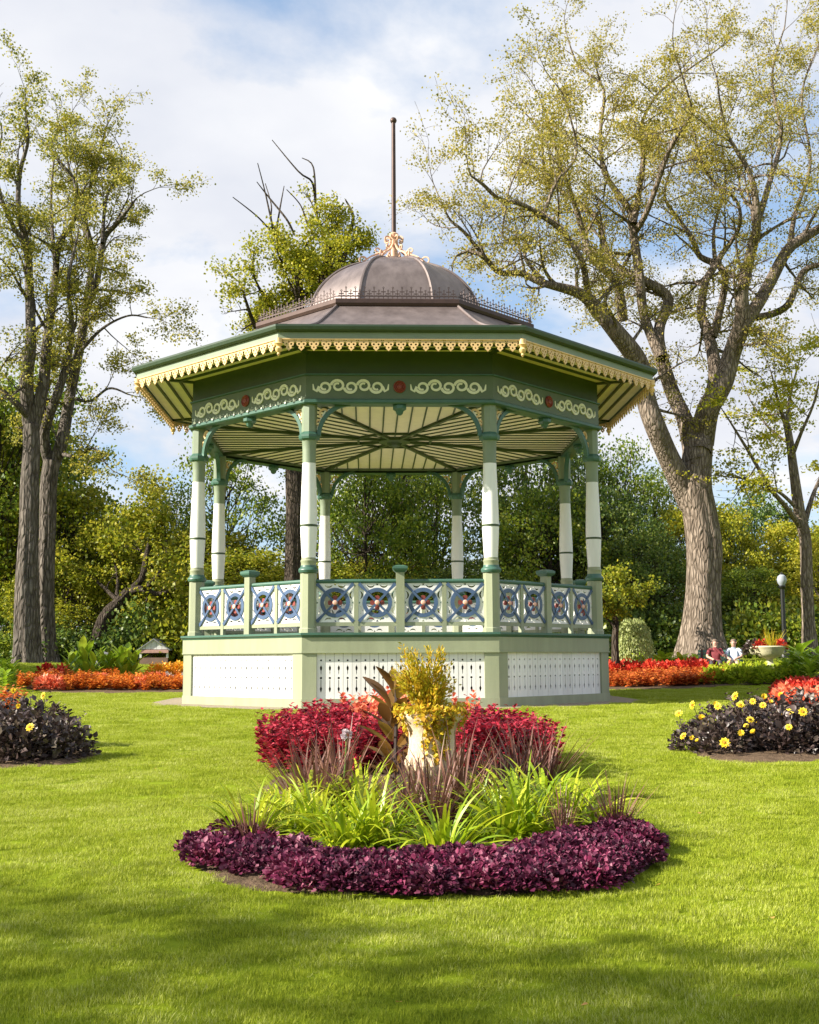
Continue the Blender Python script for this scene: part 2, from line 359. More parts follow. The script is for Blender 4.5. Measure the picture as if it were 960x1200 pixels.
# curved brackets: one each side of every column, lying in the plane of the beam
bw = 0.72
br = MB(); br.ribbon(arcp(bw + .16, 5.62, bw - .04, 180, 92, 14), [0.085] * 15, -0.05, 0.05)
br_me = br.mesh('bracket', paint_teal)
brs = MB(); brs.ribbon(arcp(.30, 6.10, .085, 0, 340, 16), 0.04, -0.03, 0.03).ribbon(arcp(.19, 5.90, .05, 0, 340, 10), 0.03, -0.03, 0.03)
brs_me = brs.mesh('bracket_scroll', paint_gold)
brw = MB(); brw.ribbon([(.155, 5.75), (.21, 5.86), (.25, 6.0), (.33, 6.14), (.5, 6.22)], [.02, .035, .03, .03, .02], -0.02, 0.02); brw_me = brw.mesh('bracket_web', paint_scroll)
colside = RC * math.sin(R(22.5))
for k in range(8):
    for sx in (-1, 1):
        m = Matrix.Rotation(R(45 * k), 4, 'Z') @ Matrix.Translation((-sx * colside, -RC * AP, 0)) @ Matrix.Diagonal((sx, 1, 1, 1))
        o = bpy.data.objects.new('bracket', br_me); COL.objects.link(o); o.parent = bs; o.matrix_local = m
        for nm, me in (('bracket_scroll', brs_me), ('bracket_web', brw_me)): ob(nm, me, o)
# railings
apC = RC * AP; rhalf = colside - 0.16
m = MB().tube([(-rhalf - .02, 0, 2.575), (rhalf + .02, 0, 2.575)], 0.045, 10); faces('handrail', m.mesh('handrail', paint_teal, True), loc=(0, -apC, 0))
m = MB().box(-rhalf, rhalf, -.03, .03, 1.655, 1.735); faces('bottom_rail', m.mesh('bottom_rail', paint_pale), loc=(0, -apC, 0))
m = MB().box(-.085, .085, -.085, .085, 1.512, 2.76); post_me = m.mesh('rail_post', paint_pale)
m = MB().lathe([(.13, 2.755), (.20, 2.80), (.215, 2.83), (.215, 2.875), (.10, 2.905)], 4, R(45)); cap_me = m.mesh('post_cap', paint_teal)
for o in faces('rail_post', post_me, loc=(0, -apC, 0)): ob('post_cap', cap_me, o)
m = MB().box(-.045, .045, -.04, .04, 1.512, 2.54); bal_me = m.mesh('baluster', paint_pale)
q = (rhalf + .085) / 2
for sx in (-1, 1): faces('baluster', bal_me, loc=(sx * q, -apC, 0))
pwid = q - .085 - .045; cx1 = .085 + pwid / 2; cx2 = q + .045 + (rhalf - q - .045) / 2; zc = 2.135; hh = .40; hw2 = pwid / 2
def scal(n=8):
    out = []
    return out
lobes = []
def crescent(cx, cz, r, a0, a1, th):
    o_ = arcp(cx, cz, r, a0, a1, 8); i_ = [(cx + (r - th * math.sin(math.pi * (j + .5) / 9)) * math.cos(R(a1 + (a0 - a1) * j / 8)), cz + (r - th * math.sin(math.pi * (j + .5) / 9)) * math.sin(R(a1 + (a0 - a1) * j / 8))) for j in range(9)]
    return o_ + i_
for sx in (-1, 1):                                         # pairs of C-shaped piercings along the four edges
    for sz in (-1, 1):
        lobes.append(crescent(sx * (hw2 - .012), sz * .155, .085, 180 - 75 if sx > 0 else 75, 180 + 75 if sx > 0 else -75, .035))
        lobes.append(crescent(sx * .135, sz * (hh - .012), .085, 270 - 75 if sz > 0 else 90 + 75, 270 + 75 if sz > 0 else 90 - 75, .035))
    lobes.append([(sx * (hw2 - .01), 0.03), (sx * (hw2 - .04), 0), (sx * (hw2 - .01), -.03)])
    lobes.append([(.03, sx * (hh - .01)), (0, sx * (hh - .05)), (-.03, sx * (hh - .01))])
wp = plate('pierced_plate', [[(-hw2, -hh), (hw2, -hh), (hw2, hh), (-hw2, hh)]], [circ(0, 0, .275, 28)] + lobes, -.012, .012, paint_white)
rg = plate('ring', [circ(0, 0, .305, 32)], [circ(0, 0, .225, 28)], -.03, -.013, paint_blue)
xb = MB()
for s_ in (-1, 1):
    L = math.hypot(hw2, hh); c_, n_ = hw2 / L, hh / L
    xb.ribbon([(-s_ * hw2 * .97, -hh * .97), (-s_ * hw2 * .6, -hh * .6), (0, 0), (s_ * hw2 * .6, hh * .6), (s_ * hw2 * .97, hh * .97)], [.075, .045, .05, .045, .075], -.045 - (s_ > 0) * .003, -.031)
xb_me = xb.mesh('cross_bar', paint_blue)
pt = MB()
for k in range(4):
    a = R(90 * k); ca, sa = math.cos(a), math.sin(a)
    P = [(.03, -.02), (.09, -.05), (.14, -.042), (.15, 0), (.14, .042), (.09, .05), (.03, .02)]
    pt.prism([(x * ca - z * sa, x * sa + z * ca) for x, z in P], 'y', -.012, .006)
pt_me = pt.mesh('petal', paint_red)
ro = MB().lathe([(.0, -.068), (.025, -.067), (.045, -.06), (.052, -.046), (.035, -.044)], 12)
ro.v = [(x, z, y) for x, y, z in ro.v]; ro_me = ro.mesh('rosette', paint_pink)
for k in range(8):
    for cx in (-cx2, -cx1, cx1, cx2):
        mt = Matrix.Rotation(R(45 * k), 4, 'Z') @ Matrix.Translation((cx, -apC, zc))
        o = bpy.data.objects.new('railing_panel', wp); COL.objects.link(o); o.parent = bs; o.matrix_local = mt
        for nm, me in (('ring', rg), ('cross_bar', xb_me), ('petal', pt_me), ('rosette', ro_me)): ob(nm, me, o)
# beam, frieze scrolls, rosettes, dentil highlights, drops
apM = RM * AP; ms = RM * math.sin(R(22.5))
prof8('beam', [(RM - .34, 6.33), (RM - .04, 6.33), (RM - .04, 6.875), (RM - .04, 6.90), (RM - .34, 6.90), (RM - .34, 6.33)], paint_mid)
prof8('beam_moulding', [(RM - .36, 6.27), (RM + .0, 6.265), (RM + .03, 6.29), (RM + .03, 6.345), (RM - .035, 6.375)], paint_teal)
prof8('frieze_moulding', [(RM - .045, 6.868), (RM + .005, 6.875), (RM + .005, 6.905), (RM - .045, 6.915)], paint_teal)
prof8('eave_wall', [(RM - .055, 6.90), (RM - .055, 7.46)], paint_dark_and_shade)  # shade under the eave is put into this darker green
dn = MB().box(-.022, .022, -.018, .0, 6.36, 6.40); dn_me = dn.mesh('dentil_highlight', paint_scroll)  # pale blocks paint the sunlit highlights, on one side face only
for k in (7, 6, 0, 1):
    for j in range(24 if k in (7,) else 0):
        x = -ms * .95 + ms * 1.9 * (j + .5) / 24
        mt = Matrix.Rotation(R(45 * k), 4, 'Z') @ Matrix.Translation((x, -(RM - .035) * AP, 0)); o = bpy.data.objects.new('dentil_highlight', dn_me); COL.objects.link(o); o.parent = bs; o.matrix_local = mt
yF = -(RM - .04) * AP
sc_ = MB(); pitch = .272
zb = 6.52
zc_ = 6.635
for i in range(5):                                         # running scroll: hooks turned up and down by turns
    x = (i - 2) * pitch; fl = 1 if i % 2 == 0 else -1
    sp = [(x + .142 * (1 - .62 * u) * math.cos(R(fl * (-172 + 470 * u))), zc_ - fl * .012 + .13 * (1 - .62 * u) * math.sin(R(fl * (-172 + 470 * u)))) for u in np.linspace(0, 1, 24)]
    sc_.ribbon(sp, np.linspace(.058, .04, 24), yF - .020 - i % 2 * .004, yF + .004)
for sx in (-1, 1): sc_.ribbon([(sx * (2.42 * pitch), zc_), (sx * 2.62 * pitch, zc_ - .10), (sx * 2.85 * pitch, zc_ - .06), (sx * 2.9 * pitch, zc_ + .05)], [.06, .055, .045, .02], yF - .015, yF + .004)
scm = sc_.mesh('frieze_scroll', paint_scroll)
for sx in (-1, 1): faces('frieze_scroll', scm, loc=(sx * 1.02, 0, 0))
rs = MB().lathe([(.125, 0), (.132, .025), (.115, .04), (.098, .02), (.08, .035), (.06, .02), (.045, .04), (0, .05)], 20, cap1=False)
rs.v = [(x, yF - z, y + 6.63) for x, y, z in rs.v]; faces('frieze_rosette', rs.mesh('frieze_rosette', paint_red, True))
dp = MB().lathe([(.13, 6.27), (.15, 6.24), (.15, 6.18), (.09, 6.14), (.07, 6.08), (.03, 6.05)], 8, PH); dp_me = dp.mesh('beam_drop', paint_teal)
faces('beam_drop', dp_me, loc=(0, -(RM - .17) * AP, 0))
# ceiling: boards between battens, running square to each side
apI = (RM - .33) * AP; zC = 6.40; tI = math.tan(R(22.5)); NBT = 12; half = apI * tI
xsb = np.linspace(-half, half, NBT + 1)
for j in range(NBT):
    x0, x1 = xsb[j] + .004, xsb[j + 1] - .004; g0, g1 = abs(x0) / tI + .02, abs(x1) / tI + .02
    P = [(x0, -apI), (x1, -apI), (x1, -min(g1, apI - .001)), (x0, -min(g0, apI - .001))]
    faces('ceiling_board', MB().prism(P, 'z', zC, zC + .02).mesh('ceiling_board', paint_cream))
for j in range(1, NBT):
    x = xsb[j]; g = abs(x) / tI + .05
    if g < apI - .1: faces('ceiling_batten', MB().box(x - .016, x + .016, -apI, -g, zC - .025, zC + .001).mesh('ceiling_batten', paint_dark_and_shade))
hb = MB().box(-.04, .04, -(RM - .33), -.25, zC - .07, zC + .003); hb_me = hb.mesh('hip_batten', paint_dark_and_shade)
for k in range(8): ob('hip_batten', hb_me, bs, rot=(0, 0, R(22.5 + 45 * k)))
ob('ceiling_hub', MB().lathe([(.05, zC - .2), (.16, zC - .16), (.2, zC - .1), (.42, zC - .075), (.42, zC + .004)], 8, PH).mesh('ceiling_hub', paint_dark_and_shade), bs)
hr = MB().lathe([(1.0, zC - .055), (1.0, zC + .002), (.94, zC + .002), (.94, zC - .055), (1.0, zC - .055)], 8, PH, cap0=False, cap1=False); ob('hub_ring', hr.mesh('hub_ring', paint_dark_and_shade), bs)
# eave: soffit boards, battens, fascia, lip, fretwork, corner drops
apO = (RF - .03) * AP; apW = (RM - .055) * AP; zS = 7.40; NS = 4; tO = math.tan(R(22.5))
yo = np.linspace(apW, apO, NS + 1)
for j in range(NS):                                        # boards run along the eave, mitred at the hips
    i0, i1 = yo[j] + .004, yo[j + 1] - .004
    faces('soffit_board', MB().prism([(-i1 * tO, -i1), (i1 * tO, -i1), (i0 * tO, -i0), (-i0 * tO, -i0)], 'z', zS, zS + .02).mesh('soffit_board', paint_cream))
    if j:
        i0, i1 = yo[j] - .028, yo[j] + .028
        faces('soffit_batten', MB().prism([(-i1 * tO, -i1), (i1 * tO, -i1), (i0 * tO, -i0), (-i0 * tO, -i0)], 'z', zS - .045, zS + .001).mesh('soffit_batten', paint_dark_and_shade))
hb2 = MB().box(-.045, .045, -(RF - .05), -(RM - .06), zS - .05, zS + .004); hb2_me = hb2.mesh('soffit_hip', paint_dark_and_shade)
for k in range(8): ob('soffit_hip', hb2_me, bs, rot=(0, 0, R(22.5 + 45 * k)))
prof8('fascia', [(RF - .04, 7.335), (RF, 7.335), (RF, 7.47), (RF - .04, 7.47)], paint_fascia)
prof8('eave_lip', [(RF - .02, 7.465), (RE - .06, 7.468), (RE - .02, 7.50), (RE, 7.56), (RE, 7.598), (RE - .03, 7.606), (RE - .2, 7.612)], paint_lip)
fs = RF * math.sin(R(22.5)); NF = 19; fp = 2 * (fs - .09) / NF
g_ = .012
hf_ = [(-.5, .26), (-.5, .190), (-.37, .180), (-.41, .145), (-.34, .105), (-.20, .095), (-.24, .055), (-.11, .030)]
fo = [(u * fp, v) for u, v in hf_] + [(0, 0)] + [(-u * fp, v) for u, v in hf_[::-1]]
fh = [circ(0, .070, .018, 8), circ(-fp * .19, .137, .022, 8), circ(fp * .19, .137, .022, 8), circ(0, .178, .018, 8), circ(-fp * .42, .218, .015, 6), circ(fp * .42, .218, .015, 6)]
fr_me = plate('fretwork_piece', [fo], fh, -.012, .012, paint_gold)
for k in range(8):
    for j in range(NF):
        mt = Matrix.Rotation(R(45 * k), 4, 'Z') @ Matrix.Translation((-fp * NF / 2 + fp * (j + .5), -RF * AP + .016, 7.085)); o = bpy.data.objects.new('fretwork_piece', fr_me); COL.objects.link(o); o.parent = bs; o.matrix_local = mt
prof8('fretwork_rail', [(RF - .005, 7.305), (RF + .018, 7.31), (RF + .018, 7.333), (RF - .005, 7.338)], paint_gold)
cd = MB().lathe([(.075, 7.34), (.075, 7.25), (.09, 7.23), (.06, 7.20), (.045, 7.17), (.075, 7.13), (.06, 7.08), (.025, 7.05), (.035, 7.02), (.0, 6.97)], 12); cd_me = cd.mesh('corner_drop', paint_gold, True)
for k in range(8):
    a = R(22.5 + 45 * k); ob('corner_drop', cd_me, bs, ((RF - .03) * math.cos(a), (RF - .03) * math.sin(a), 0))
# bell-cast roof: eight copper sheets with standing seams at the hips
def lerp_prof(P, n):
    P = np.array(P, float); d = np.r_[0, np.cumsum(np.hypot(*np.diff(P, axis=0).T))]; u = np.linspace(0, d[-1], n)
    # Catmull-Rom through the points
    out = []
    for s_ in u:
        i = min(max(np.searchsorted(d, s_) - 1, 0), len(P) - 2); f_ = (s_ - d[i]) / (d[i + 1] - d[i])
        p0, p1, p2, p3 = P[max(i - 1, 0)], P[i], P[i + 1], P[min(i + 2, len(P) - 1)]
        out.append(tuple(.5 * ((2 * p1) + (-p0 + p2) * f_ + (2 * p0 - 5 * p1 + 4 * p2 - p3) * f_ ** 2 + (-p0 + 3 * p1 - 3 * p2 + p3) * f_ ** 3)))
    return out
def sheets(name, prof, mat, seam_name, seam_mat, sr):
    m = MB(); n = len(prof); V = []
    for Rr, z in prof:
        a_ = Rr * AP; h_ = Rr * math.sin(R(22.5)); V += [(-h_, -a_, z), (h_, -a_, z)]
    m.add(V, [(2 * i, 2 * i + 1, 2 * i + 3, 2 * i + 2) for i in range(n - 1)]); me = m.mesh(name, mat); me.polygons.foreach_set('use_smooth', np.ones(n - 1, bool))
    sm = MB().tube([(Rr * math.sin(R(22.5)), -Rr * AP, z + sr * .3) for Rr, z in prof], sr, 6).mesh(seam_name, seam_mat, True)
    for o in faces(name, me): ob(seam_name, sm, o)
RR_ = 3.613
sheets('roof_sheet', lerp_prof([(RE - .16, 7.61), (6.0, 7.70), (5.3, 7.87), (4.6, 8.13), (4.0, 8.50), (RR_ - .12, 8.86)], 20), copper, 'hip_seam', copper, .035)
prof8('ring_cornice', [(RR_ - .14, 8.80), (RR_ - .03, 8.82), (RR_, 8.88), (RR_, 8.965), (RR_ - .03, 8.985), (RR_ - .4, 9.0), (2.2, 9.12)], copper_dark)
el = [(2.27 * math.cos(R(th)) ** .92, 9.08 + 1.86 * math.sin(R(th)) ** .96) for th in np.linspace(0, 84, 20)]
sheets('dome_sheet', el, copper, 'dome_rib', copper, .04)
prof8('dome_cap', [(.30, el[-1][1] - .03), (.28, el[-1][1] + .05), (.15, el[-1][1] + .16)], copper, False, True)
# cresting along the ring
cr = MB(); ca = (RR_ - .06) * AP; ch = (RR_ - .06) * math.sin(R(22.5)); NC = 13
cr.box(-ch, ch, -.008, .008, 9.035, 9.05)
rail_me = cr.mesh('crest_rail', iron)
faces('crest_rail', rail_me, loc=(0, -ca, 0))
def crestpiece(h):
    c = MB(); c.ribbon([(0, 8.98), (0, 8.98 + h)], .018, -.006, .006); z = 8.98 + h * .68
    c.ribbon([(-.055, z), (.055, z)], .018, -.0075, .0075)
    for sx in (-1, 1): c.ribbon(arcp(sx * .042, 9.03, .034, 180 if sx > 0 else 0, 0 if sx > 0 else 180, 6), .012, -.005, .005)
    c.ribbon(circ(0, 8.98 + h + .015, .018, 6) + [(0.018, 8.98 + h + .015)], .012, -.005, .005)
    return c.mesh('crest_finial', iron)
c1, c2 = crestpiece(.25), crestpiece(.18)
for k in range(8):
    for j in range(NC * 2 - 1):
        x = -ch + ch * 2 * (j + 1) / (NC * 2)
        mt = Matrix.Rotation(R(45 * k), 4, 'Z') @ Matrix.Translation((x, -ca, 0)); o = bpy.data.objects.new('crest_finial', c1 if j % 2 else c2); COL.objects.link(o); o.parent = bs; o.matrix_local = mt
# finial: gilt scrolls on the dome and a plain pole with a ball
zt = el[-1][1]
s1 = MB()
s1.ribbon([(.06, zt + .10), (.07, zt + .55), (.06, zt + .80)], .05, -.02, .02)
def spiral(cx, cz, r0, r1, a0, a1, n=18): return [(cx + (r0 + (r1 - r0) * u) * math.cos(R(a0 + (a1 - a0) * u)), cz + (r0 + (r1 - r0) * u) * math.sin(R(a0 + (a1 - a0) * u))) for u in np.linspace(0, 1, n)]
s1.ribbon(spiral(.18, zt + .62, .11, .03, 200, -150), .035, -.016, .016)
s1.ribbon([(.09, zt + .50), (.22, zt + .34), (.40, zt + .22), (.62, zt + .12), (.80, zt - .02)], .04, -.018, .018)
s1.ribbon(spiral(.86, zt - .03, .12, .03, 150, -200), .035, -.015, .015)
s1.ribbon(spiral(.46, zt + .29, .09, .025, 230, -120), .03, -.014, .014)
s1.ribbon(spiral(.36, zt + .13, .07, .02, 100, 460), .028, -.013, .013)
s1_me = s1.mesh('finial_scroll', gilt)
for k in range(8): ob('finial_scroll', s1_me, bs, rot=(0, 0, R(22.5 + 45 * k)))
ob('finial_post', MB().lathe([(.09, zt), (.11, zt + .25), (.08, zt + .45), (.10, zt + .7), (.12, zt + .78), (.07, zt + .82)], 12).mesh('finial_post', gilt, True), bs)
ob('finial_pole', MB().lathe([(.058, zt + .8), (.055, 13.2), (.05, 14.70)], 12).mesh('finial_pole', copper_dark, True), bs)
ob('finial_ball', MB().lathe([(.03, 14.69)] + [(.085 * math.cos(R(x)), 14.76 + .085 * math.sin(R(x))) for x in range(-60, 91, 15)], 14).mesh('finial_ball', copper_dark, True), bs)
# ------------------------------------------------------------------ plants: shared tools
def unit(v): return v / (np.linalg.norm(v, axis=-1, keepdims=True) + 1e-9)
LQ = (np.array([(0, 0, 0), (.42, .45, .10), (0, 1, 0), (-.42, .45, .10)], float), np.array([(0, 1, 2), (0, 2, 3)]))                   # small folded leaf
LO = (np.array([(0, 0, 0), (.30, .25, .07), (.36, .55, .08), (0, 1, -.08), (-.36, .55, .08), (-.30, .25, .07), (0, .5, 0)], float),
      np.array([(0, 1, 6), (1, 2, 6), (2, 3, 6), (6, 3, 4), (6, 4, 5), (0, 6, 5)]))                                              # oval leaf with a midrib
def scatter(tp, P, D, N, s, wide=1.0):
    tv, tf = tp; P = np.asarray(P, float); n = len(P)
    y = unit(D); x = unit(np.cross(y, N)); z = np.cross(x, y); s = np.broadcast_to(np.asarray(s, float), (n,))
    V = P[:, None] + s[:, None, None] * (tv[None, :, 0, None] * wide * x[:, None] + tv[None, :, 1, None] * y[:, None] + tv[None, :, 2, None] * z[:, None])
    F = tf[None] + (np.arange(n) * len(tv))[:, None, None]
    return V.reshape(-1, 3), F.reshape(-1, tf.shape[1])
def merge(parts):
    V = []; F = []; o = 0
    for v, f in parts: V.append(v); F.append(f + o); o += len(v)
    return np.concatenate(V), np.concatenate(F)
def tri(F): return np.concatenate([F[:, [0, 1, 2]], F[:, [0, 2, 3]]]) if F.shape[1] == 4 else F
def rdir(g, n, up=0.0):
    v = g.normal(size=(n, 3)); v[:, 2] += up; return unit(v)
def blades(g, n, base_r, L0, L1, w, lean0, lean1, droop, seg=6, base=None, fold=0.0):
    """arching strap leaves growing from one crown"""
    az = g.uniform(0, 2 * math.pi, n); lean = np.radians(g.uniform(lean0, lean1, n)); L = g.uniform(L0, L1, n); dr = droop * g.uniform(.5, 1.4, n)
    b = np.stack([np.cos(az), np.sin(az), np.zeros(n)], 1) * (base_r * np.sqrt(g.uniform(0, 1, n)))[:, None]
    if base is not None: b = base
    p = b.copy(); Vs = []; ang = lean.copy(); h = np.stack([np.cos(az), np.sin(az), np.zeros(n)], 1)
    sidev = np.stack([-np.sin(az), np.cos(az), np.zeros(n)], 1)
    tw = g.normal(0, .5, n); sidev = unit(sidev * np.cos(tw)[:, None] + np.array((0, 0, 1.0)) * np.sin(tw)[:, None] * .6)
    ww = w * g.uniform(.7, 1.2, n)
    for i in range(seg + 1):
        u = i / seg; wid = ww * (0.75 + .6 * u - 1.33 * u * u) ; wid = np.maximum(wid, w * .04)
        Vs.append(p - sidev * wid[:, None] / 2); Vs.append(p + sidev * wid[:, None] / 2)
        d = h * np.sin(ang)[:, None] + np.array((0, 0, 1.0)) * np.cos(ang)[:, None]
        p = p + d * (L / seg)[:, None]; ang = ang + dr / seg * (0.4 + 1.2 * u)
    V = np.stack(Vs, 1); m = V.shape[1]
    f = np.array([(2 * i, 2 * i + 1, 2 * i + 3, 2 * i + 2) for i in range(seg)])
    F = (f[None] + (np.arange(n) * m)[:, None, None]).reshape(-1, 4)
    return V.reshape(-1, 3), F

# leaf materials
lm_grass = leafmat('grass_blade', [(0.13, 0.185, 0.010), (0.27, 0.33, 0.018), (0.385, 0.43, 0.035), (0.55, 0.56, 0.20)], .32, .55, .12, noise=.75, nscale=1.1)
lm_elm = leafmat('elm_leaf', [(0.14, 0.15, 0.025), (0.28, 0.26, 0.04), (0.42, 0.35, 0.06), (0.50, 0.40, 0.10)], .48, .5, .3)
lm_elm2 = leafmat('left_elm_leaf', [(0.09, 0.12, 0.02), (0.25, 0.25, 0.035), (0.42, 0.37, 0.05), (0.52, 0.41, 0.08)], .48, .5, .3)
lm_green = leafmat('green_leaf', [(0.05, 0.10, 0.012), (0.13, 0.20, 0.02), (0.25, 0.30, 0.025), (0.40, 0.38, 0.04)], .48, .45, .4, noise=.5, nscale=.25)
lm_olive = leafmat('olive_leaf', [(0.06, 0.10, 0.010), (0.18, 0.22, 0.016), (0.33, 0.33, 0.022), (0.46, 0.39, 0.04)], .46, .5, .3, noise=.5, nscale=.25)
lm_blue = leafmat('dark_leaf', [(0.03, 0.07, 0.018), (0.08, 0.14, 0.028), (0.16, 0.22, 0.035), (0.29, 0.31, 0.045)], .46, .4, .45, noise=.4, nscale=.25)
lm_yellow = leafmat('yellow_tree_leaf', [(0.13, 0.17, 0.012), (0.30, 0.31, 0.02), (0.46, 0.42, 0.03), (0.52, 0.42, 0.05)], .46, .5, .3, noise=.4, nscale=.3)
lm_lily = leafmat('lily_leaf', [(0.13, 0.23, 0.006), (0.28, 0.38, 0.010), (0.44, 0.50, 0.02), (0.52, 0.48, 0.05)], .38, .4, .5)
lm_purple = leafmat('purple_leaf', [(0.016, 0.003, 0.008), (0.065, 0.009, 0.029), (0.14, 0.021, 0.058), (0.34, 0.13, 0.18)], .15, .5, .25)
lm_spike = leafmat('bronze_blade', [(0.09, 0.035, 0.026), (0.18, 0.08, 0.06), (0.30, 0.16, 0.11)], .2, .45, .4)
lm_crimson = leafmat('crimson_leaf', [(0.05, 0.004, 0.008), (0.17, 0.010, 0.020), (0.42, 0.02, 0.045), (0.68, 0.10, 0.13)], .30, .45, .4)
lm_orange = leafmat('orange_coleus_leaf', [(0.28, 0.045, 0.012), (0.55, 0.13, 0.018), (0.72, 0.24, 0.03), (0.75, 0.36, 0.06)], .3, .5, .3)
lm_rust = leafmat('rust_coleus_leaf', [(0.25, 0.03, 0.012), (0.48, 0.10, 0.02), (0.66, 0.20, 0.04), (0.60, 0.30, 0.06)], .3, .5, .3)
lm_red = leafmat('red_flower_petal', [(0.22, 0.012, 0.010), (0.50, 0.025, 0.018), (0.68, 0.07, 0.035), (0.72, 0.20, 0.09)], .25, .5, .3)
lm_coral = leafmat('coral_petal', [(0.60, 0.10, 0.05), (0.78, 0.20, 0.10), (0.80, 0.36, 0.22)], .25, .5, .3)
lm_black = leafmat('dahlia_leaf', [(0.022, 0.013, 0.013), (0.055, 0.035, 0.032), (0.10, 0.068, 0.060), (0.15, 0.13, 0.075)], .14, .42, .45)
lm_petal = leafmat('yellow_petal', [(0.80, 0.55, 0.02), (0.85, 0.66, 0.04), (0.88, 0.76, 0.16)], .25, .5, .3)
lm_canna = leafmat('canna_leaf', [(0.12, 0.22, 0.012), (0.26, 0.38, 0.02), (0.42, 0.50, 0.05)], .38, .38, .5)
lm_bronze = leafmat('bronze_canna_leaf', [(0.10, 0.04, 0.015), (0.22, 0.12, 0.025), (0.36, 0.27, 0.05)], .35, .35, .5)
lm_gold = leafmat('golden_foliage', [(0.20, 0.22, 0.012), (0.42, 0.37, 0.018), (0.60, 0.42, 0.025), (0.58, 0.27, 0.035)], .38, .45, .3)
lm_lime = leafmat('lime_foliage', [(0.16, 0.26, 0.012), (0.34, 0.42, 0.022), (0.52, 0.52, 0.05)], .38, .45, .3)
lm_silver = leafmat('silver_leaf', [(0.34, 0.36, 0.32), (0.55, 0.55, 0.52)], .2, .6, .2)
lm_agap = leafmat('pale_lilac_petal', [(0.50, 0.42, 0.46), (0.68, 0.60, 0.62)], .25, .5, .3)
core_m = M('flower_eye', (0.45, 0.22, 0.01), 0.8, var=.2, scale=30)
stem_green = M('green_stem', (0.16, 0.24, 0.05), 0.6, var=.15)
dark_stem = M('dark_stem', (0.05, 0.03, 0.025), 0.7, var=.15)
def barkmat(name, c1, c2, sc=5.0):
    m = M(name, c1, 0.92, var=.3, scale=sc, stretch=(1, 1, 0.24), col2=c2, spec=.12); t = m.node_tree; b = t.nodes['Principled BSDF']
    mp = next(n for n in t.nodes if n.type == 'MAPPING')
    nd = t.nodes.new('ShaderNodeTexNoise'); nd.inputs['Scale'].default_value = 2.0; t.links.new(mp.outputs[0], nd.inputs['Vector'])
    ad = t.nodes.new('ShaderNodeMix'); ad.data_type = 'VECTOR'; ad.inputs[0].default_value = .12; t.links.new(mp.outputs[0], ad.inputs[4]); t.links.new(nd.outputs['Color'], ad.inputs[5])
    v = t.nodes.new('ShaderNodeTexVoronoi'); v.feature = 'DISTANCE_TO_EDGE'; v.inputs['Scale'].default_value = sc * 1.5; t.links.new(ad.outputs[1], v.inputs['Vector'])
    r = t.nodes.new('ShaderNodeValToRGB'); r.color_ramp.elements[0].position = 0.0; r.color_ramp.elements[1].position = .22; r.color_ramp.elements[0].color = (.28, .25, .22, 1); r.color_ramp.elements[1].color = (1, 1, 1, 1)
    t.links.new(v.outputs['Distance'], r.inputs[0])
    mu = t.nodes.new('ShaderNodeMix'); mu.data_type = 'RGBA'; mu.blend_type = 'MULTIPLY'; mu.inputs[0].default_value = .6
    rp = next(n for n in t.nodes if n.type == 'VALTORGB' and n is not r)
    t.links.new(rp.outputs[0], mu.inputs[6]); t.links.new(r.outputs[0], mu.inputs[7]); t.links.new(mu.outputs[2], b.inputs['Base Color'])
    bp = t.nodes.new('ShaderNodeBump'); bp.inputs['Strength'].default_value = 1.0; bp.inputs['Distance'].default_value = .06; t.links.new(r.outputs[0], bp.inputs['Height']); t.links.new(bp.outputs[0], b.inputs['Normal'])
    return m
bark = barkmat('elm_bark', (0.29, 0.235, 0.19), (0.11, 0.085, 0.065), 7)
bark_dark = barkmat('dark_bark', (0.19, 0.165, 0.145), (0.07, 0.058, 0.05), 6)
bark_plain = barkmat('plain_bark', (0.10, 0.08, 0.062), (0.035, 0.027, 0.022), 9)

def leaf_obj(name, VF, mat, parent=None, loc=(0, 0, 0), **k):
    return ob(name, mesh_np(name, VF[0], VF[1], mat), parent, loc, **k)

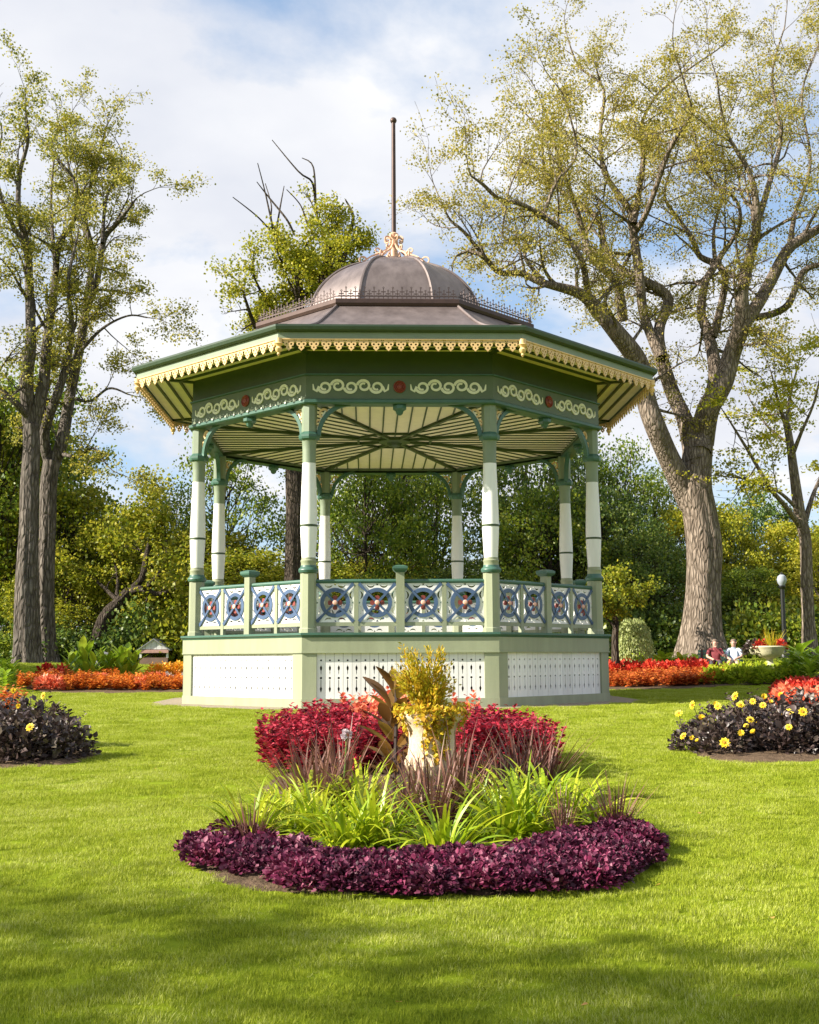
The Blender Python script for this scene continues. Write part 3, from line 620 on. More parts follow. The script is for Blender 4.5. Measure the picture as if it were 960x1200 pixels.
# ------------------------------------------------------------------ lawn grass (real blades, instanced in small tufts)
GRASS_EXCL = []                                            # polygons (world xy) without turf; filled by the beds below
def inpoly(X, Y, poly):
    poly = np.asarray(poly); c = np.zeros(X.shape, bool); j = len(poly) - 1
    for i in range(len(poly)):
        xi, yi = poly[i]; xj, yj = poly[j]
        with np.errstate(divide='ignore', invalid='ignore'):
            c ^= ((yi > Y) != (yj > Y)) & (X < (xj - xi) * (Y - yi) / (yj - yi + 1e-12) + xi)
        j = i
    return c
def build_grass():
    g = np.random.default_rng(5)
    coll = bpy.data.collections.new('grass_tufts')
    for i in range(5):
        n = 800; b = np.concatenate([g.uniform(-.15, .15, (n, 2)), np.full((n, 1), -.004)], 1)
        VF = blades(g, n, 0, .018, .043, .0034, 3, 46, .9, 2, base=b)
        o = bpy.data.objects.new('grass_tuft', mesh_np('grass_tuft', VF[0], VF[1], lm_grass)); coll.objects.link(o)
    P = []; Sc = []
    def ringpts(y0, y1, st, spread):
        yy = np.arange(y0, y1, st)
        for y in yy:
            hw_ = y * .36 + 2.2; xx = np.arange(-hw_, hw_, st)
            P.append(np.stack([xx + g.uniform(-.4, .4, len(xx)) * st, np.full(len(xx), y) + g.uniform(-.4, .4, len(xx)) * st], 1)); Sc.append(np.full(len(xx), spread))
    ringpts(3.6, 11, .20, 1.0); ringpts(11, 19, .25, 1.1); ringpts(19, 40, .40, 1.5); ringpts(40, 52, .8, 2.6)
    P = np.concatenate(P); Sc = np.concatenate(Sc)
    keep = np.ones(len(P), bool)
    for poly in GRASS_EXCL: keep &= ~inpoly(P[:, 0], P[:, 1], poly)
    r8 = np.hypot(P[:, 0] - BX, P[:, 1] - BY); keep &= r8 > 5.95
    P, Sc = P[keep], Sc[keep]
    V = np.stack([P[:, 0], P[:, 1], gz(P[:, 0], P[:, 1])], 1)
    me = bpy.data.meshes.new('lawn_grass'); me.from_pydata(V.tolist(), [], []); me.materials.append(lm_grass)
    at_ = me.attributes.new('sc', 'FLOAT', 'POINT'); at_.data.foreach_set('value', Sc.astype(np.float32))
    o = ob('lawn_grass', me); tag(o, 'short bright green mown grass covering the lawn', 'grass', kind='stuff')
    ng = bpy.data.node_groups.new('grass', 'GeometryNodeTree')
    ng.interface.new_socket('Geometry', in_out='INPUT', socket_type='NodeSocketGeometry'); ng.interface.new_socket('Geometry', in_out='OUTPUT', socket_type='NodeSocketGeometry')
    N = ng.nodes; L = ng.links
    gi = N.new('NodeGroupInput'); go = N.new('NodeGroupOutput'); ci = N.new('GeometryNodeCollectionInfo'); ci.inputs['Collection'].default_value = coll
    ci.inputs['Separate Children'].default_value = True; ci.inputs['Reset Children'].default_value = True
    ip = N.new('GeometryNodeInstanceOnPoints'); ip.inputs['Pick Instance'].default_value = True
    rv = N.new('FunctionNodeRandomValue'); rv.data_type = 'FLOAT_VECTOR'; rv.inputs['Min'].default_value = (-.08, -.08, 0); rv.inputs['Max'].default_value = (.08, .08, 6.283)
    na = N.new('GeometryNodeInputNamedAttribute'); na.data_type = 'FLOAT'; na.inputs['Name'].default_value = 'sc'
    ri = N.new('FunctionNodeRandomValue'); ri.data_type = 'INT'; ri.inputs['Min'].default_value = 0; ri.inputs['Max'].default_value = 4
    rs_ = N.new('FunctionNodeRandomValue'); rs_.data_type = 'FLOAT_VECTOR'; rs_.inputs['Min'].default_value = (.95, .95, .65); rs_.inputs['Max'].default_value = (1.1, 1.1, 1.05)
    vm = N.new('ShaderNodeVectorMath'); vm.operation = 'SCALE'; L.new(rs_.outputs[0], vm.inputs[0]); L.new(na.outputs[0], vm.inputs['Scale'])
    L.new(gi.outputs[0], ip.inputs['Points']); L.new(ci.outputs[0], ip.inputs['Instance']); L.new(rv.outputs[0], ip.inputs['Rotation']); L.new(vm.outputs[0], ip.inputs['Scale'])
    L.new(ri.outputs[2], ip.inputs['Instance Index']); L.new(ip.outputs[0], go.inputs[0])
    md = o.modifiers.new('grass', 'NODES'); md.node_group = ng
    return len(P)

# ------------------------------------------------------------------ soil beds
def bed(name, pts, label, h=.06, step=.12):
    poly = np.array(pts, float)[:, :2]
    # round the outline
    for _ in range(2):
        q_ = np.empty((len(poly) * 2, 2)); nx_ = np.roll(poly, -1, 0); q_[0::2] = .75 * poly + .25 * nx_; q_[1::2] = .25 * poly + .75 * nx_; poly = q_
    GRASS_EXCL.append(poly)
    c = poly.mean(0); rings = 10; V = []; F = []; n = len(poly); g = np.random.default_rng(len(pts))
    for k in range(rings + 1):
        u = k / rings; pr = c + (poly - c) * (1.0 - u * .98)
        z = gz(pr[:, 0], pr[:, 1]) + (-.02 if k == 0 else h * (1 - math.exp(-k * .9)) + g.uniform(-.015, .015, n))
        V.append(np.concatenate([pr, z[:, None]], 1))
    for k in range(rings):
        for i in range(n): F.append((k * n + i, k * n + (i + 1) % n, (k + 1) * n + (i + 1) % n, (k + 1) * n + i))
    F.append(tuple(rings * n + i for i in range(n)))
    o = ob(name, mesh_np(name, np.concatenate(V), F, soil, smooth=True)); tag(o, label, 'flower bed', kind='structure'); return o
def P3(px, py): return ground(px, py)

bed('soil_bed', [P3(*p) for p in [(208, 1005), (225, 1028), (275, 1048), (345, 1052), (420, 1052), (500, 1055), (640, 1053), (745, 1037), (790, 1012), (786, 985), (725, 952), (655, 914), (580, 890), (470, 885), (370, 893), (305, 914), (288, 945), (236, 984)]], 'brown soil of the central flower bed', .05)
bed('soil_bed', [P3(*p) for p in [(-60, 905), (-20, 902), (40, 900), (90, 896), (122, 886), (105, 876), (40, 866), (-60, 866)]], 'brown soil under the dark dahlias at the left lawn edge', .04)
bed('soil_bed', [P3(*p) for p in [(800, 884), (850, 895), (900, 896), (960, 893), (1040, 892), (1040, 850), (960, 846), (870, 850), (800, 864)]], 'brown soil under the dark dahlias at the right lawn edge', .04)
bed('soil_bed', [P3(*p) for p in [(870, 846), (1040, 842), (1040, 812), (960, 812), (880, 818)]], 'brown soil of the red begonia bed on the right', .04)
bed('soil_bed', [P3(*p) for p in [(20, 809), (110, 813), (215, 812), (260, 811), (260, 800), (210, 796), (90, 795), (30, 800)]], 'brown soil of the orange coleus bed left of the bandstand', .04)
bed('soil_bed', [P3(*p) for p in [(640, 808), (715, 809), (790, 808), (850, 804), (900, 802), (960, 799), (1040, 799), (1040, 789), (900, 788), (790, 791), (640, 796)]], 'brown soil of the rust coleus bed right of the bandstand', .04)
print('grass points', build_grass())

# ------------------------------------------------------------------ bedding plants
def mound(g, n, rad, h, size, tp=LO, up=.9, jitter=.3, wide=1.0, shell=.55):
    """leaves spread over and through a rounded mound, tips outward"""
    d = rdir(g, n); d[:, 2] = np.abs(d[:, 2]); rr = g.uniform(shell, 1, n) ** .6
    P = d * rr[:, None] * np.array((rad, rad, h)) + g.normal(0, .05, (n, 3)) * np.array((rad, rad, h))
    P[:, 2] = np.maximum(P[:, 2], .015)
    D = unit(d * np.array((1, 1, .7)) + rdir(g, n) * jitter + np.array((0, 0, .25)))
    N = unit(np.array((0, 0, up)) + d * .5 + rdir(g, n) * .45)
    return scatter(tp, P, D, N, size * g.uniform(.45, 1.4, n), wide)
def spikeplant(g, nst, h, rad, leaf, nl, tp=LO, wide=1.0, upw=.5):
    """upright leafy stems"""
    parts = []
    for _ in range(nst):
        a = g.uniform(0, 6.283); r_ = rad * math.sqrt(g.uniform()); b = np.array((math.cos(a) * r_ * .45, math.sin(a) * r_ * .45, 0)); t_ = np.array((math.cos(a) * r_, math.sin(a) * r_, h * g.uniform(.75, 1.08)))
        u = np.sort(g.uniform(.12, 1, nl)); P = b + (t_ - b) * u[:, None]
        az = np.arange(nl) * 2.4 + g.uniform(0, 6); D = unit(np.stack([np.cos(az), np.sin(az), g.uniform(-.2, .6, nl) + upw * u], 1))
        N = unit(np.array((0, 0, 1.0)) + rdir(g, nl) * .4)
        parts.append(scatter(tp, P, D, N, leaf * (1.15 - .55 * u) * g.uniform(.8, 1.2, nl), wide))
    return merge(parts)
def protos(name, fn, mat, n=3, seed=1):
    return [mesh_np(name, *fn(np.random.default_rng(seed + i)), mat) for i in range(n)]
prs = random.Random(11)
def put(name, mes, xy, label, cat, group, s0=.85, s1=1.15, dz=.0, zf=1.0):
    z = float(gz(xy[0], xy[1])); s = prs.uniform(s0, s1)
    o = ob(name, prs.choice(mes), None, (xy[0], xy[1], z + dz), (prs.uniform(-.06, .06), prs.uniform(-.06, .06), prs.uniform(0, 6.28)), (s, s, s * zf * prs.uniform(.9, 1.1)))
    tag(o, label, cat, group); return o
def poly_fill(pxs, spacing, seed, jit=.3):
    """spots on the ground inside an outline given in photo pixels"""
    q_ = np.array([P3(*p)[:2] for p in pxs]); g = np.random.default_rng(seed); out = []
    (x0, y0), (x1, y1) = q_.min(0), q_.max(0); r_ = 0
    for y in np.arange(y0, y1, spacing * .87):
        xx = np.arange(x0 + (r_ % 2) * spacing / 2, x1, spacing); r_ += 1
        p = np.stack([xx, np.full(len(xx), y)], 1) + g.uniform(-jit, jit, (len(xx), 2)) * spacing
        out += [tuple(v) for v in p[inpoly(p[:, 0], p[:, 1], q_)]]
    return out

# central bed, front: low purple plants
pm = protos('purple_leaf_plant', lambda g: mound(g, 680, .155, .125, .029, wide=1.15, jitter=.8), lm_purple, 4, 20)
lm_purple2 = leafmat('magenta_leaf', [(0.025, 0.004, 0.012), (0.10, 0.010, 0.036), (0.21, 0.026, 0.078), (0.40, 0.15, 0.21)], .17, .5, .25)
pm2 = protos('purple_leaf_plant', lambda g: mound(g, 620, .155, .13, .031, wide=1.1, jitter=.8), lm_purple2, 2, 27)
LP = 'low purple leaved plant edging the central bed'
for xy in poly_fill([(230, 1006), (240, 1018), (268, 1024), (300, 1030), (335, 1044), (420, 1050), (520, 1053), (620, 1051), (705, 1043), (755, 1028), (774, 1010), (760, 992), (730, 984), (690, 992), (655, 1006), (520, 1022), (400, 1018), (330, 1008), (296, 996), (262, 988), (238, 994)], .165, 3):
    mg_ = prs.random() < .27
    put('purple_leaf_plant', pm2 if mg_ else pm, xy, (LP.replace('purple', 'magenta tinged purple') if mg_ else LP) + (' by the bare soil' if xy[0] < -.95 else (' towards the right dahlias' if xy[0] > 1.0 else '')), 'purple plant', 'purple edging plants of the central bed', .8, 1.2, .03)
# lilies
ll = protos('strap_leaf_clump', lambda g: (lambda VF: VF)(blades(g, 120, .15, .30, .62, .040, 5, 75, 1.7, 7)), lm_lily, 4, 40)
LL = 'clump of arching bright green strap leaves in the central bed'
for px, py, s in [(292, 992, .85), (335, 985, .8), (372, 985, .95), (405, 1000, .9), (440, 995, 1.05), (425, 962, 1.1), (360, 965, .85), (520, 1008, .95), (590, 990, .95), (560, 965, .9), (618, 985, 1.1), (640, 962, 1.1), (668, 975, 1.0), (600, 955, .85), (700, 980, .7), (330, 962, .8), (318, 975, .7)]:
    wh = 'just behind the purple edging' if py > 982 else ('beside the stone urn' if 440 < px < 575 else ('towards the left dahlias' if px < 440 else 'towards the right dahlias'))
    o = put('strap_leaf_clump', ll, P3(px, py)[:2], 'arching bright green strap leaved clump ' + wh + (' near the bare soil patch' if px < 350 and py > 982 else ''), 'lily clump', 'strap leaved clumps of the central bed', s, s, .03)
# bronze spiky plants
sm_ = protos('bronze_spiky_plant', lambda g: blades(g, 75, .09, .38, .86, .026, 2, 44, .35, 5), lm_spike, 3, 60)
LS = 'spiky bronze brown grassy plant rising among the green clumps'
for px, py, s in [(372, 960, .9), (400, 950, 1.0), (352, 948, .8), (505, 985, 1.0), (535, 975, .95), (478, 978, .8), (612, 935, 1.0), (640, 930, .9), (590, 950, .75), (722, 985, .65), (296, 1003, .55), (565, 945, .7), (660, 992, .5)]:
    wh = 'in front of the stone urn' if 470 < px < 570 else ('on the left dahlia side of the urn' if px < 470 else 'on the right dahlia side of the urn')
    put('bronze_spiky_plant', sm_, P3(px, py)[:2], ('small ' if s < .7 else 'tall ') + 'spiky bronze grassy plant ' + wh, 'spiky plant', 'bronze spiky plants of the central bed', s, s, .03)
# crimson plants at the back
cm_ = protos('crimson_leaf_plant', lambda g: spikeplant(g, 14, .56, .25, .088, 26, wide=.95), lm_crimson, 4, 80)
UX0 = float(P3(507, 948)[0])
LC = 'upright crimson leaved plant at the back of the central bed'
for xy in poly_fill([(308, 905), (330, 912), (400, 912), (462, 916), (470, 884), (400, 880), (330, 888)], .30, 8) + poly_fill([(545, 915), (620, 915), (648, 905), (620, 886), (560, 880), (540, 890)], .30, 9):
    d_ = abs(xy[0] + .15); put('crimson_leaf_plant', cm_, xy, 'upright crimson leaved plant ' + ('between the urn and the left dahlias' if xy[0] < UX0 else 'between the urn and the right dahlias'), 'red plant', 'crimson plants of the central bed', .85, 1.05, .03, 1.12 - .16 * max(0, d_ - .4))
om_ = protos('orange_tinged_plant', lambda g: spikeplant(g, 12, .52, .22, .085, 22), lm_coral, 2, 90)
for px, py in [(430, 896), (452, 899), (470, 894), (545, 890), (416, 892), (442, 890), (460, 902)]:
    put('orange_tinged_plant', om_, P3(px, py)[:2], 'coral and orange leaved plant between the crimson plants behind the urn', 'coral plant', 'coral leaved plants behind the urn', 1.05, 1.2, .03, 1.25)
# pale lilac flower heads on tall stalks
def agapanthus(xy, h):
    e = bpy.data.objects.new('lilac_flower', None); COL.objects.link(e); e.location = (*xy, float(gz(*xy))); tag(e, 'pale lilac round flower head on a bare stalk in the central bed', 'flower', 'lilac flower heads in the central bed')
    ob('stalk', MB().tube([(0, 0, 0), (.01, .01, h * .5), (0.03, 0, h)], .007, 5).mesh('stalk', stem_green), e)
    g = np.random.default_rng(int(h * 1000)); d = rdir(g, 70, .3); leaf_obj('flower_head', scatter(LQ, np.array((.03, 0, h)) + d * .02, d, rdir(g, 70), .036), lm_agap, e)
agapanthus(P3(402, 955)[:2], .66); agapanthus(P3(566, 905)[:2], .28); agapanthus(P3(575, 908)[:2], .22)

# stone urn of the central bed
stone = M('pale_stone', (0.66, 0.55, 0.40), .8, var=.14, scale=9, bump=.3, bscale=50, col2=(0.50, 0.36, 0.22))
stone2 = M('cream_stone', (0.56, 0.52, 0.34), .8, var=.12, scale=8, bump=.25, bscale=40)
def urn(name, loc, s, label, mat, wide=False):
    e = bpy.data.objects.new(name, None); COL.objects.link(e); e.location = loc; e.scale = (s, s, s); tag(e, label, 'urn')
    if not wide:
        ob('plinth', MB().lathe([(.27, .05), (.27, .165), (.25, .18), (.21, .18)], 4, R(45)).mesh('plinth', mat), e)
        ob('foot', MB().lathe([(.17, .18), (.175, .21), (.12, .25), (.07, .31), (.06, .36), (.09, .40)], 20).mesh('foot', mat, True), e)
        ob('bowl', MB().lathe([(.07, .39), (.15, .42), (.205, .48), (.225, .55), (.215, .62), (.20, .72), (.205, .82), (.23, .90), (.27, .935), (.28, .96), (.275, .985), (.24, .985), (.21, .95), (.05, .92)], 28).mesh('bowl', mat, True), e)
        fl = MB()
        for i in range(20):
            a = 2 * math.pi * i / 20; fl.tube([(.155 * math.cos(a), .155 * math.sin(a), .425), (.21 * math.cos(a), .21 * math.sin(a), .485), (.228 * math.cos(a), .228 * math.sin(a), .55), (.215 * math.cos(a), .215 * math.sin(a), .62)], [.012, .022, .024, .008], 5)
        ob('fluting', fl.mesh('fluting', mat, True), e)
    else:
        ob('plinth', MB().lathe([(.30, -.2), (.30, .22), (.26, .25)], 4, R(45)).mesh('plinth', mat), e)
        ob('foot', MB().lathe([(.20, .25), (.20, .29), (.12, .34), (.09, .42), (.12, .48)], 20).mesh('foot', mat, True), e)
        ob('bowl', MB().lathe([(.10, .47), (.30, .53), (.42, .63), (.45, .74), (.50, .80), (.52, .84), (.50, .87), (.46, .87), (.42, .82), (.05, .80)], 28).mesh('bowl', mat, True), e)
        for sx in (-1, 1):
            ob('handle', MB().tube([(sx * .43, 0, .62), (sx * .56, 0, .66), (sx * .60, 0, .76), (sx * .54, 0, .84), (sx * .47, 0, .82)], .035, 8).mesh('handle', mat, True), e)
    return e
UX, UY, _ = P3(507, 948); UZ = float(gz(UX, UY))
UZ -= .17; urn('stone_urn', (UX, UY, UZ), 1.0, 'pale fluted stone urn spilling golden creeper in the central bed', stone)
UT = UZ + .96
g = np.random.default_rng(7)
# golden feathery bush in the urn
ns_ = 56; tip = np.stack([g.uniform(-.36, .27, ns_), g.uniform(-.24, .24, ns_), g.uniform(.24, .60, ns_)], 1); tip[:, :2] *= (1.25 - tip[:, 2:] * 1.1); tip[:, 0] -= .04
parts = []
for t_ in tip:                                             # feathery upright sprays fanning out of the urn
    m_ = 85; u = g.uniform(.12, 1, m_); q_ = np.stack([t_[0] * u ** .8, t_[1] * u ** .8, t_[2] * u], 1) + g.normal(0, .018, (m_, 3))
    parts.append(scatter(LQ, np.array((UX, UY, UT)) + q_, unit(unit(t_)[None] * 1.1 + rdir(g, m_) * .75), rdir(g, m_), .058 * g.uniform(.5, 1.3, m_) * (1.1 - .45 * u), .42))
leaf_obj('golden_bush', merge(parts), lm_gold)
tag(bpy.context.scene.objects['golden_bush'], 'feathery golden green bush growing in the central stone urn', 'bush')
# golden creeper hanging down the urn
parts = []
for i in range(40):
    a = g.uniform(0, 6.283) if i > 18 else g.uniform(-2.0, -.9); L = g.uniform(.35, .62) if i < 13 else g.uniform(.10, .30); m_ = int(L * 95)
    u = np.sort(g.uniform(0, 1, m_)); rr = np.where(u * L < .1, .20 + .9 * u * L, .30 - .10 * np.clip((u * L - .1) / .2, 0, 1)) + g.normal(0, .012, m_)
    P = np.stack([UX + rr * np.cos(a + g.normal(0, .05, m_)), UY + rr * np.sin(a + g.normal(0, .05, m_)), UT + .05 - np.maximum(0, u * L - .08)], 1)
    parts.append(scatter(LQ, P, unit(rdir(g, m_) + np.array((math.cos(a) * .8, math.sin(a) * .8, -.5))), unit(rdir(g, m_) * .5 + np.array((math.cos(a), math.sin(a), .5))), .04 * g.uniform(.7, 1.3, m_)))
n = 420; a = g.uniform(0, 6.283, n); rr = .34 * np.sqrt(g.uniform(0, 1, n)); parts.append(scatter(LQ, np.stack([UX + rr * np.cos(a), UY + rr * np.sin(a), UT + .02 + .07 * g.uniform(0, 1, n)], 1), rdir(g, n, .3), rdir(g, n, 1.2), .045))
tag(leaf_obj('golden_creeper', merge(parts), lm_gold), 'golden creeper draped over the rim of the central stone urn', 'creeper')
# bronze canna
LV = []
for L_, wd in ((.5, .15),):
    rows = 9
    tv = [(0, 0, 0)]; 
def bigleaf(rows=8, wd=.30, curl=.25):
    V = []; F = []
    for i in range(rows + 1):
        u = i / rows; w_ = wd * (math.sin(math.pi * min(1, u * .92 + .06)) ** .8) * .5; z = -curl * u * u
        V += [(-w_, u, z + .25 * w_), (0, u, z), (w_, u, z + .25 * w_)]
    for i in range(rows):
        for k in (0, 1): F.append((3 * i + k, 3 * i + k + 1, 3 * i + 4 + k)); F.append((3 * i + k, 3 * i + 4 + k, 3 * i + 3 + k))
    return np.array(V), np.array(F)
BL = bigleaf(wd=.40)
def canna(g, n, h, leaf, spread=.5):
    u = np.linspace(.2, 1, n); az = np.arange(n) * 2.5 + g.uniform(0, 6); P = np.stack([np.cos(az) * .03, np.sin(az) * .03, h * u], 1) + g.normal(0, .02, (n, 3))
    D = unit(np.stack([np.cos(az) * spread, np.sin(az) * spread, .6 + .5 * u], 1)); return scatter(BL, P, D, unit(np.array((0, 0, 1.0)) + rdir(g, n) * .3), leaf * g.uniform(.75, 1.2, n))
bx_, by_ = UX - .34, UY + .30; bz_ = float(gz(bx_, by_))
e = bpy.data.objects.new('bronze_canna', None); COL.objects.link(e); e.location = (bx_, by_, bz_); tag(e, 'bronze broad leaved canna rising just left of the central urn', 'canna')
ob('stem', MB().tube([(0, 0, 0), (.02, 0, .5), (.03, 0, 1.0)], .018, 6).mesh('stem', dark_stem), e)
vf = canna(np.random.default_rng(6), 30, 1.02, .31, .75); leaf_obj('leaves', vf, lm_bronze, e)

# dahlias with yellow flowers
fg = MB()
def dahlia_flower():
    g = np.random.default_rng(2); parts = []
    for ring, (n_, L_, el_) in enumerate(((9, .060, .22), (9, .050, .5), (7, .034, .9))):
        az = np.arange(n_) * 2 * math.pi / n_ + ring * .35; D = unit(np.stack([np.cos(az), np.sin(az), np.full(n_, el_)], 1))
        parts.append(scatter(LO, D * .012, D, np.tile((0, 0, 1.0), (n_, 1)), L_, 1.0))
    return merge(parts)
fl_me = mesh_np('flower', *dahlia_flower(), lm_petal)
_v, _f2 = dahlia_flower(); _v = _v.copy(); _rr2 = np.hypot(_v[:, 0], _v[:, 1]); _v[:, 2] = _v[:, 2] * 1.3 + _rr2 * .55; _v[:, :2] *= .72; fl2_me = mesh_np('flower', _v, _f2, lm_petal)   # half-open
fc_me = MB().lathe([(.022, .01), (.02, .028), (.010, .035)], 10).mesh('flower_eye', core_m, True)
dh = [mesh_np('foliage', *(lambda a, b: merge([a, b]))(mound(np.random.default_rng(100 + i), 620, .40, .56, .085, wide=.95, up=.6, shell=.3, jitter=.7), spikeplant(np.random.default_rng(110 + i), 9, .66, .34, .09, 12)), lm_black) for i in range(3)]
def dahlia(xy, s, nf, label, group, seed, side=0):
    rg_ = random.Random(seed); z = float(gz(*xy))
    e = bpy.data.objects.new('dahlia', None); COL.objects.link(e); e.location = (*xy, z); e.rotation_euler = (0, 0, rg_.uniform(0, 6.28)); tag(e, label, 'dahlia', group)
    ob('foliage', dh[seed % 3], e, sc=s)
    rz = e.rotation_euler.z
    for k in range(nf):
        a = -math.pi * (k + rg_.uniform(.1, .9)) / max(nf, 1); el_ = R(rg_.uniform(0, 70)); r_ = (.50 * s) * rg_.uniform(.95, 1.12)
        wp_ = Vector((math.cos(a) * math.cos(el_) * r_, math.sin(a) * math.cos(el_) * r_, .10 + .62 * s * math.sin(el_) + rg_.uniform(0, .07)))
        lp = Matrix.Rotation(-rz, 3, 'Z') @ wp_
        nrm = Vector((math.cos(a) * .35 - .35, math.sin(a) * .7 - .25 + rg_.uniform(-.4, .4), .6 + rg_.uniform(-.5, .3))).normalized(); nrm = Matrix.Rotation(-rz, 3, 'Z') @ nrm
        q_ = nrm.to_track_quat('Z', 'Y').to_euler(); f_ = ob('flower', rg_.choice((fl_me, fl_me, fl2_me)), e, lp, q_, rg_.uniform(.55, .95)); ob('flower_eye', fc_me, f_)
        ob('flower_stalk', MB().tube([tuple(lp), tuple(lp * .72 - Vector((0, 0, .05)))], .005, 4).mesh('flower_stalk', dark_stem), e)
NW = ['no', 'one', 'two', 'three', 'four', 'five', 'six', 'seven']
LDR = 'dark leaved dahlia bush with yellow flowers at the right lawn edge'; GDR = 'dahlias of the right bed'
for i, (px, py, s, nf) in enumerate([(808, 880, .6, 4), (845, 884, .85, 7), (880, 880, .9, 7), (920, 884, .95, 4), (958, 882, 1.0, 1), (998, 884, 1.0, 2), (835, 868, .8, 3), (868, 866, .95, 3), (905, 866, 1.0, 2), (945, 864, 1.1, 2), (985, 866, 1.05, 2)]):
    dahlia(P3(px, py)[:2], s, nf, ['front row', 'rear row'][py < 875] + ' dark dahlia bush with ' + NW[nf] + ' yellow flower' + 's' * (nf > 1) + ' beside the scarlet bed', GDR, 300 + i)
LDL = 'dark leaved dahlia bush with yellow flowers at the left lawn edge'; GDL = 'dahlias of the left bed'
for i, (px, py, s, nf) in enumerate([(80, 888, .82, 0), (48, 892, .95, 0), (14, 894, 1.0, 3), (-20, 892, 1.0, 2), (62, 876, .95, 1), (28, 876, 1.1, 4), (-8, 876, 1.1, 3)]):
    dahlia(P3(px, py)[:2], s, nf, ['front row', 'rear row'][py < 885] + ' dark dahlia bush with ' + NW[nf] + ' yellow flower' + 's' * (nf != 1) + ' on the side of the twin elms', GDL, 320 + i)

# red begonia bed on the right
def flowering(leafm, petm): return None
rb = [mesh_np('red_bedding_plant', *mound(np.random.default_rng(130 + i), 260, .24, .36, .085, shell=.5), lm_red) for i in range(2)]
rb2 = [mesh_np('coral_bedding_plant', *mound(np.random.default_rng(140 + i), 260, .24, .32, .085, shell=.5), lm_coral) for i in range(2)]
for k, xy in enumerate(poly_fill([(908, 838), (1030, 838), (1030, 816), (960, 815), (915, 818)], .40, 4)):
    front = (k % 3 == 0)
    if xy[1] < P3(940, 829)[1]: put('coral_bedding_plant', rb2, xy, 'coral pink bedding plant along the front of the right red bed', 'coral flowers', 'coral plants of the right bed', .9, 1.15, .03)
    else: put('red_bedding_plant', rb, xy, 'scarlet bedding plant massed behind the right dahlias', 'red flowers', 'scarlet plants of the right bed', .95, 1.2, .03)
# left far bed
oc = [mesh_np('orange_coleus', *spikeplant(np.random.default_rng(150 + i), 12, .42, .28, .11, 14, upw=.2), lm_orange) for i in range(3)]
rc = [mesh_np('rust_coleus', *spikeplant(np.random.default_rng(160 + i), 12, .42, .28, .11, 14, upw=.2), lm_rust) for i in range(3)]
cn = [mesh_np('leafy_canna', *canna(np.random.default_rng(170 + i), 12, .75, .52), lm_canna) for i in range(4)]
for xy in poly_fill([(22, 808), (110, 811), (212, 810), (235, 810), (235, 803), (130, 801), (40, 803)], .42, 5):
    if prs.random() < .22: put('coral_bedding_plant', rb2, xy, 'coral leaved mound among the orange coleus left of the bandstand', 'coral plant', 'coral plants left of the bandstand', .9, 1.35, .02)
    else: put('orange_coleus', oc, xy, 'orange leaved coleus mound in the bed left of the bandstand', 'coleus', 'orange coleus left of the bandstand', .75, 1.3, .02)
for xy in poly_fill([(42, 803), (100, 802), (100, 798), (50, 799)], .75, 6):
    put('red_bedding_plant', rb, xy, 'scarlet flowering plant behind the orange coleus on the left', 'red flowers', 'scarlet plants of the left bed', 1.1, 1.4, .1)
for px, py in [(80, 799), (90, 797), (99, 799), (118, 797), (128, 799), (137, 797), (146, 798), (155, 799), (108, 800), (142, 800)]:
    put('leafy_canna', cn, P3(px, py)[:2], 'bright yellow green canna behind the orange coleus bed', 'canna', 'cannas behind the orange coleus', .85, 1.25, 0)
yf = [mesh_np('amber_bedding_plant', *mound(np.random.default_rng(180 + i), 240, .24, .42, .08), leafmat('amber_petal', [(.75, .30, .02), (.85, .50, .04)], .25)) for i in range(2)]
sf = [mesh_np('silver_bedding_plant', *mound(np.random.default_rng(184 + i), 240, .24, .32, .07), lm_silver) for i in range(2)]
for px, py in [(180, 798), (190, 798), (200, 798), (210, 798), (222, 798), (195, 796), (207, 796)]: put('amber_bedding_plant', yf, P3(px, py)[:2], 'amber flowering plant beside the bandstand in the left bed', 'amber flowers', 'amber plants of the left bed', 1.2, 1.5, .05)
for px, py in [(196, 803), (205, 803), (213, 804), (222, 803)]: put('silver_bedding_plant', sf, P3(px, py)[:2], 'silvery white leaved plant in the bed left of the bandstand', 'silver plant', 'silver plants of the left bed', .9, 1.2, .05)
# right far bed
for xy in poly_fill([(655, 806), (715, 807), (790, 806), (852, 802), (850, 797), (780, 799), (700, 801)], .42, 15):
    put('rust_coleus', rc, xy, 'rust orange coleus mound in the bed right of the bandstand', 'coleus', 'rust coleus right of the bandstand', .95, 1.25, .02)
for xy in poly_fill([(660, 800), (780, 799), (850, 796), (850, 792), (780, 794), (670, 796)], .50, 16):
    put('red_bedding_plant', rb, xy, 'scarlet flowering plant behind the rust coleus on the right', 'red flowers', 'scarlet plants behind the rust coleus', 1.2, 1.5, .12)
hl = [mesh_np('lime_leaf_plant', *canna(np.random.default_rng(190 + i), 22, .42, .50, 1.1), lm_lime) for i in range(3)]
for px, py in [(742, 791), (756, 790), (770, 791), (784, 790), (797, 790), (810, 790), (822, 790), (750, 788), (777, 788), (803, 788), (835, 791), (730, 792)]:
    put('lime_leaf_plant', hl, P3(px, py)[:2], 'lime green leafy plant behind the scarlet flowers on the right', 'leafy plant', 'lime plants behind the scarlet flowers', .9, 1.2, 0)
yl = [mesh_np('golden_low_plant', *mound(np.random.default_rng(195 + i), 300, .32, .42, .10), lm_lime) for i in range(2)]
for xy in poly_fill([(832, 803), (870, 803), (905, 802), (940, 800), (940, 794), (860, 795), (838, 797)], .48, 17):
    put('golden_low_plant', yl, xy, 'low golden green plant around the foot of the wide urn', 'low plant', 'golden plants by the wide urn', .9, 1.3, 0)
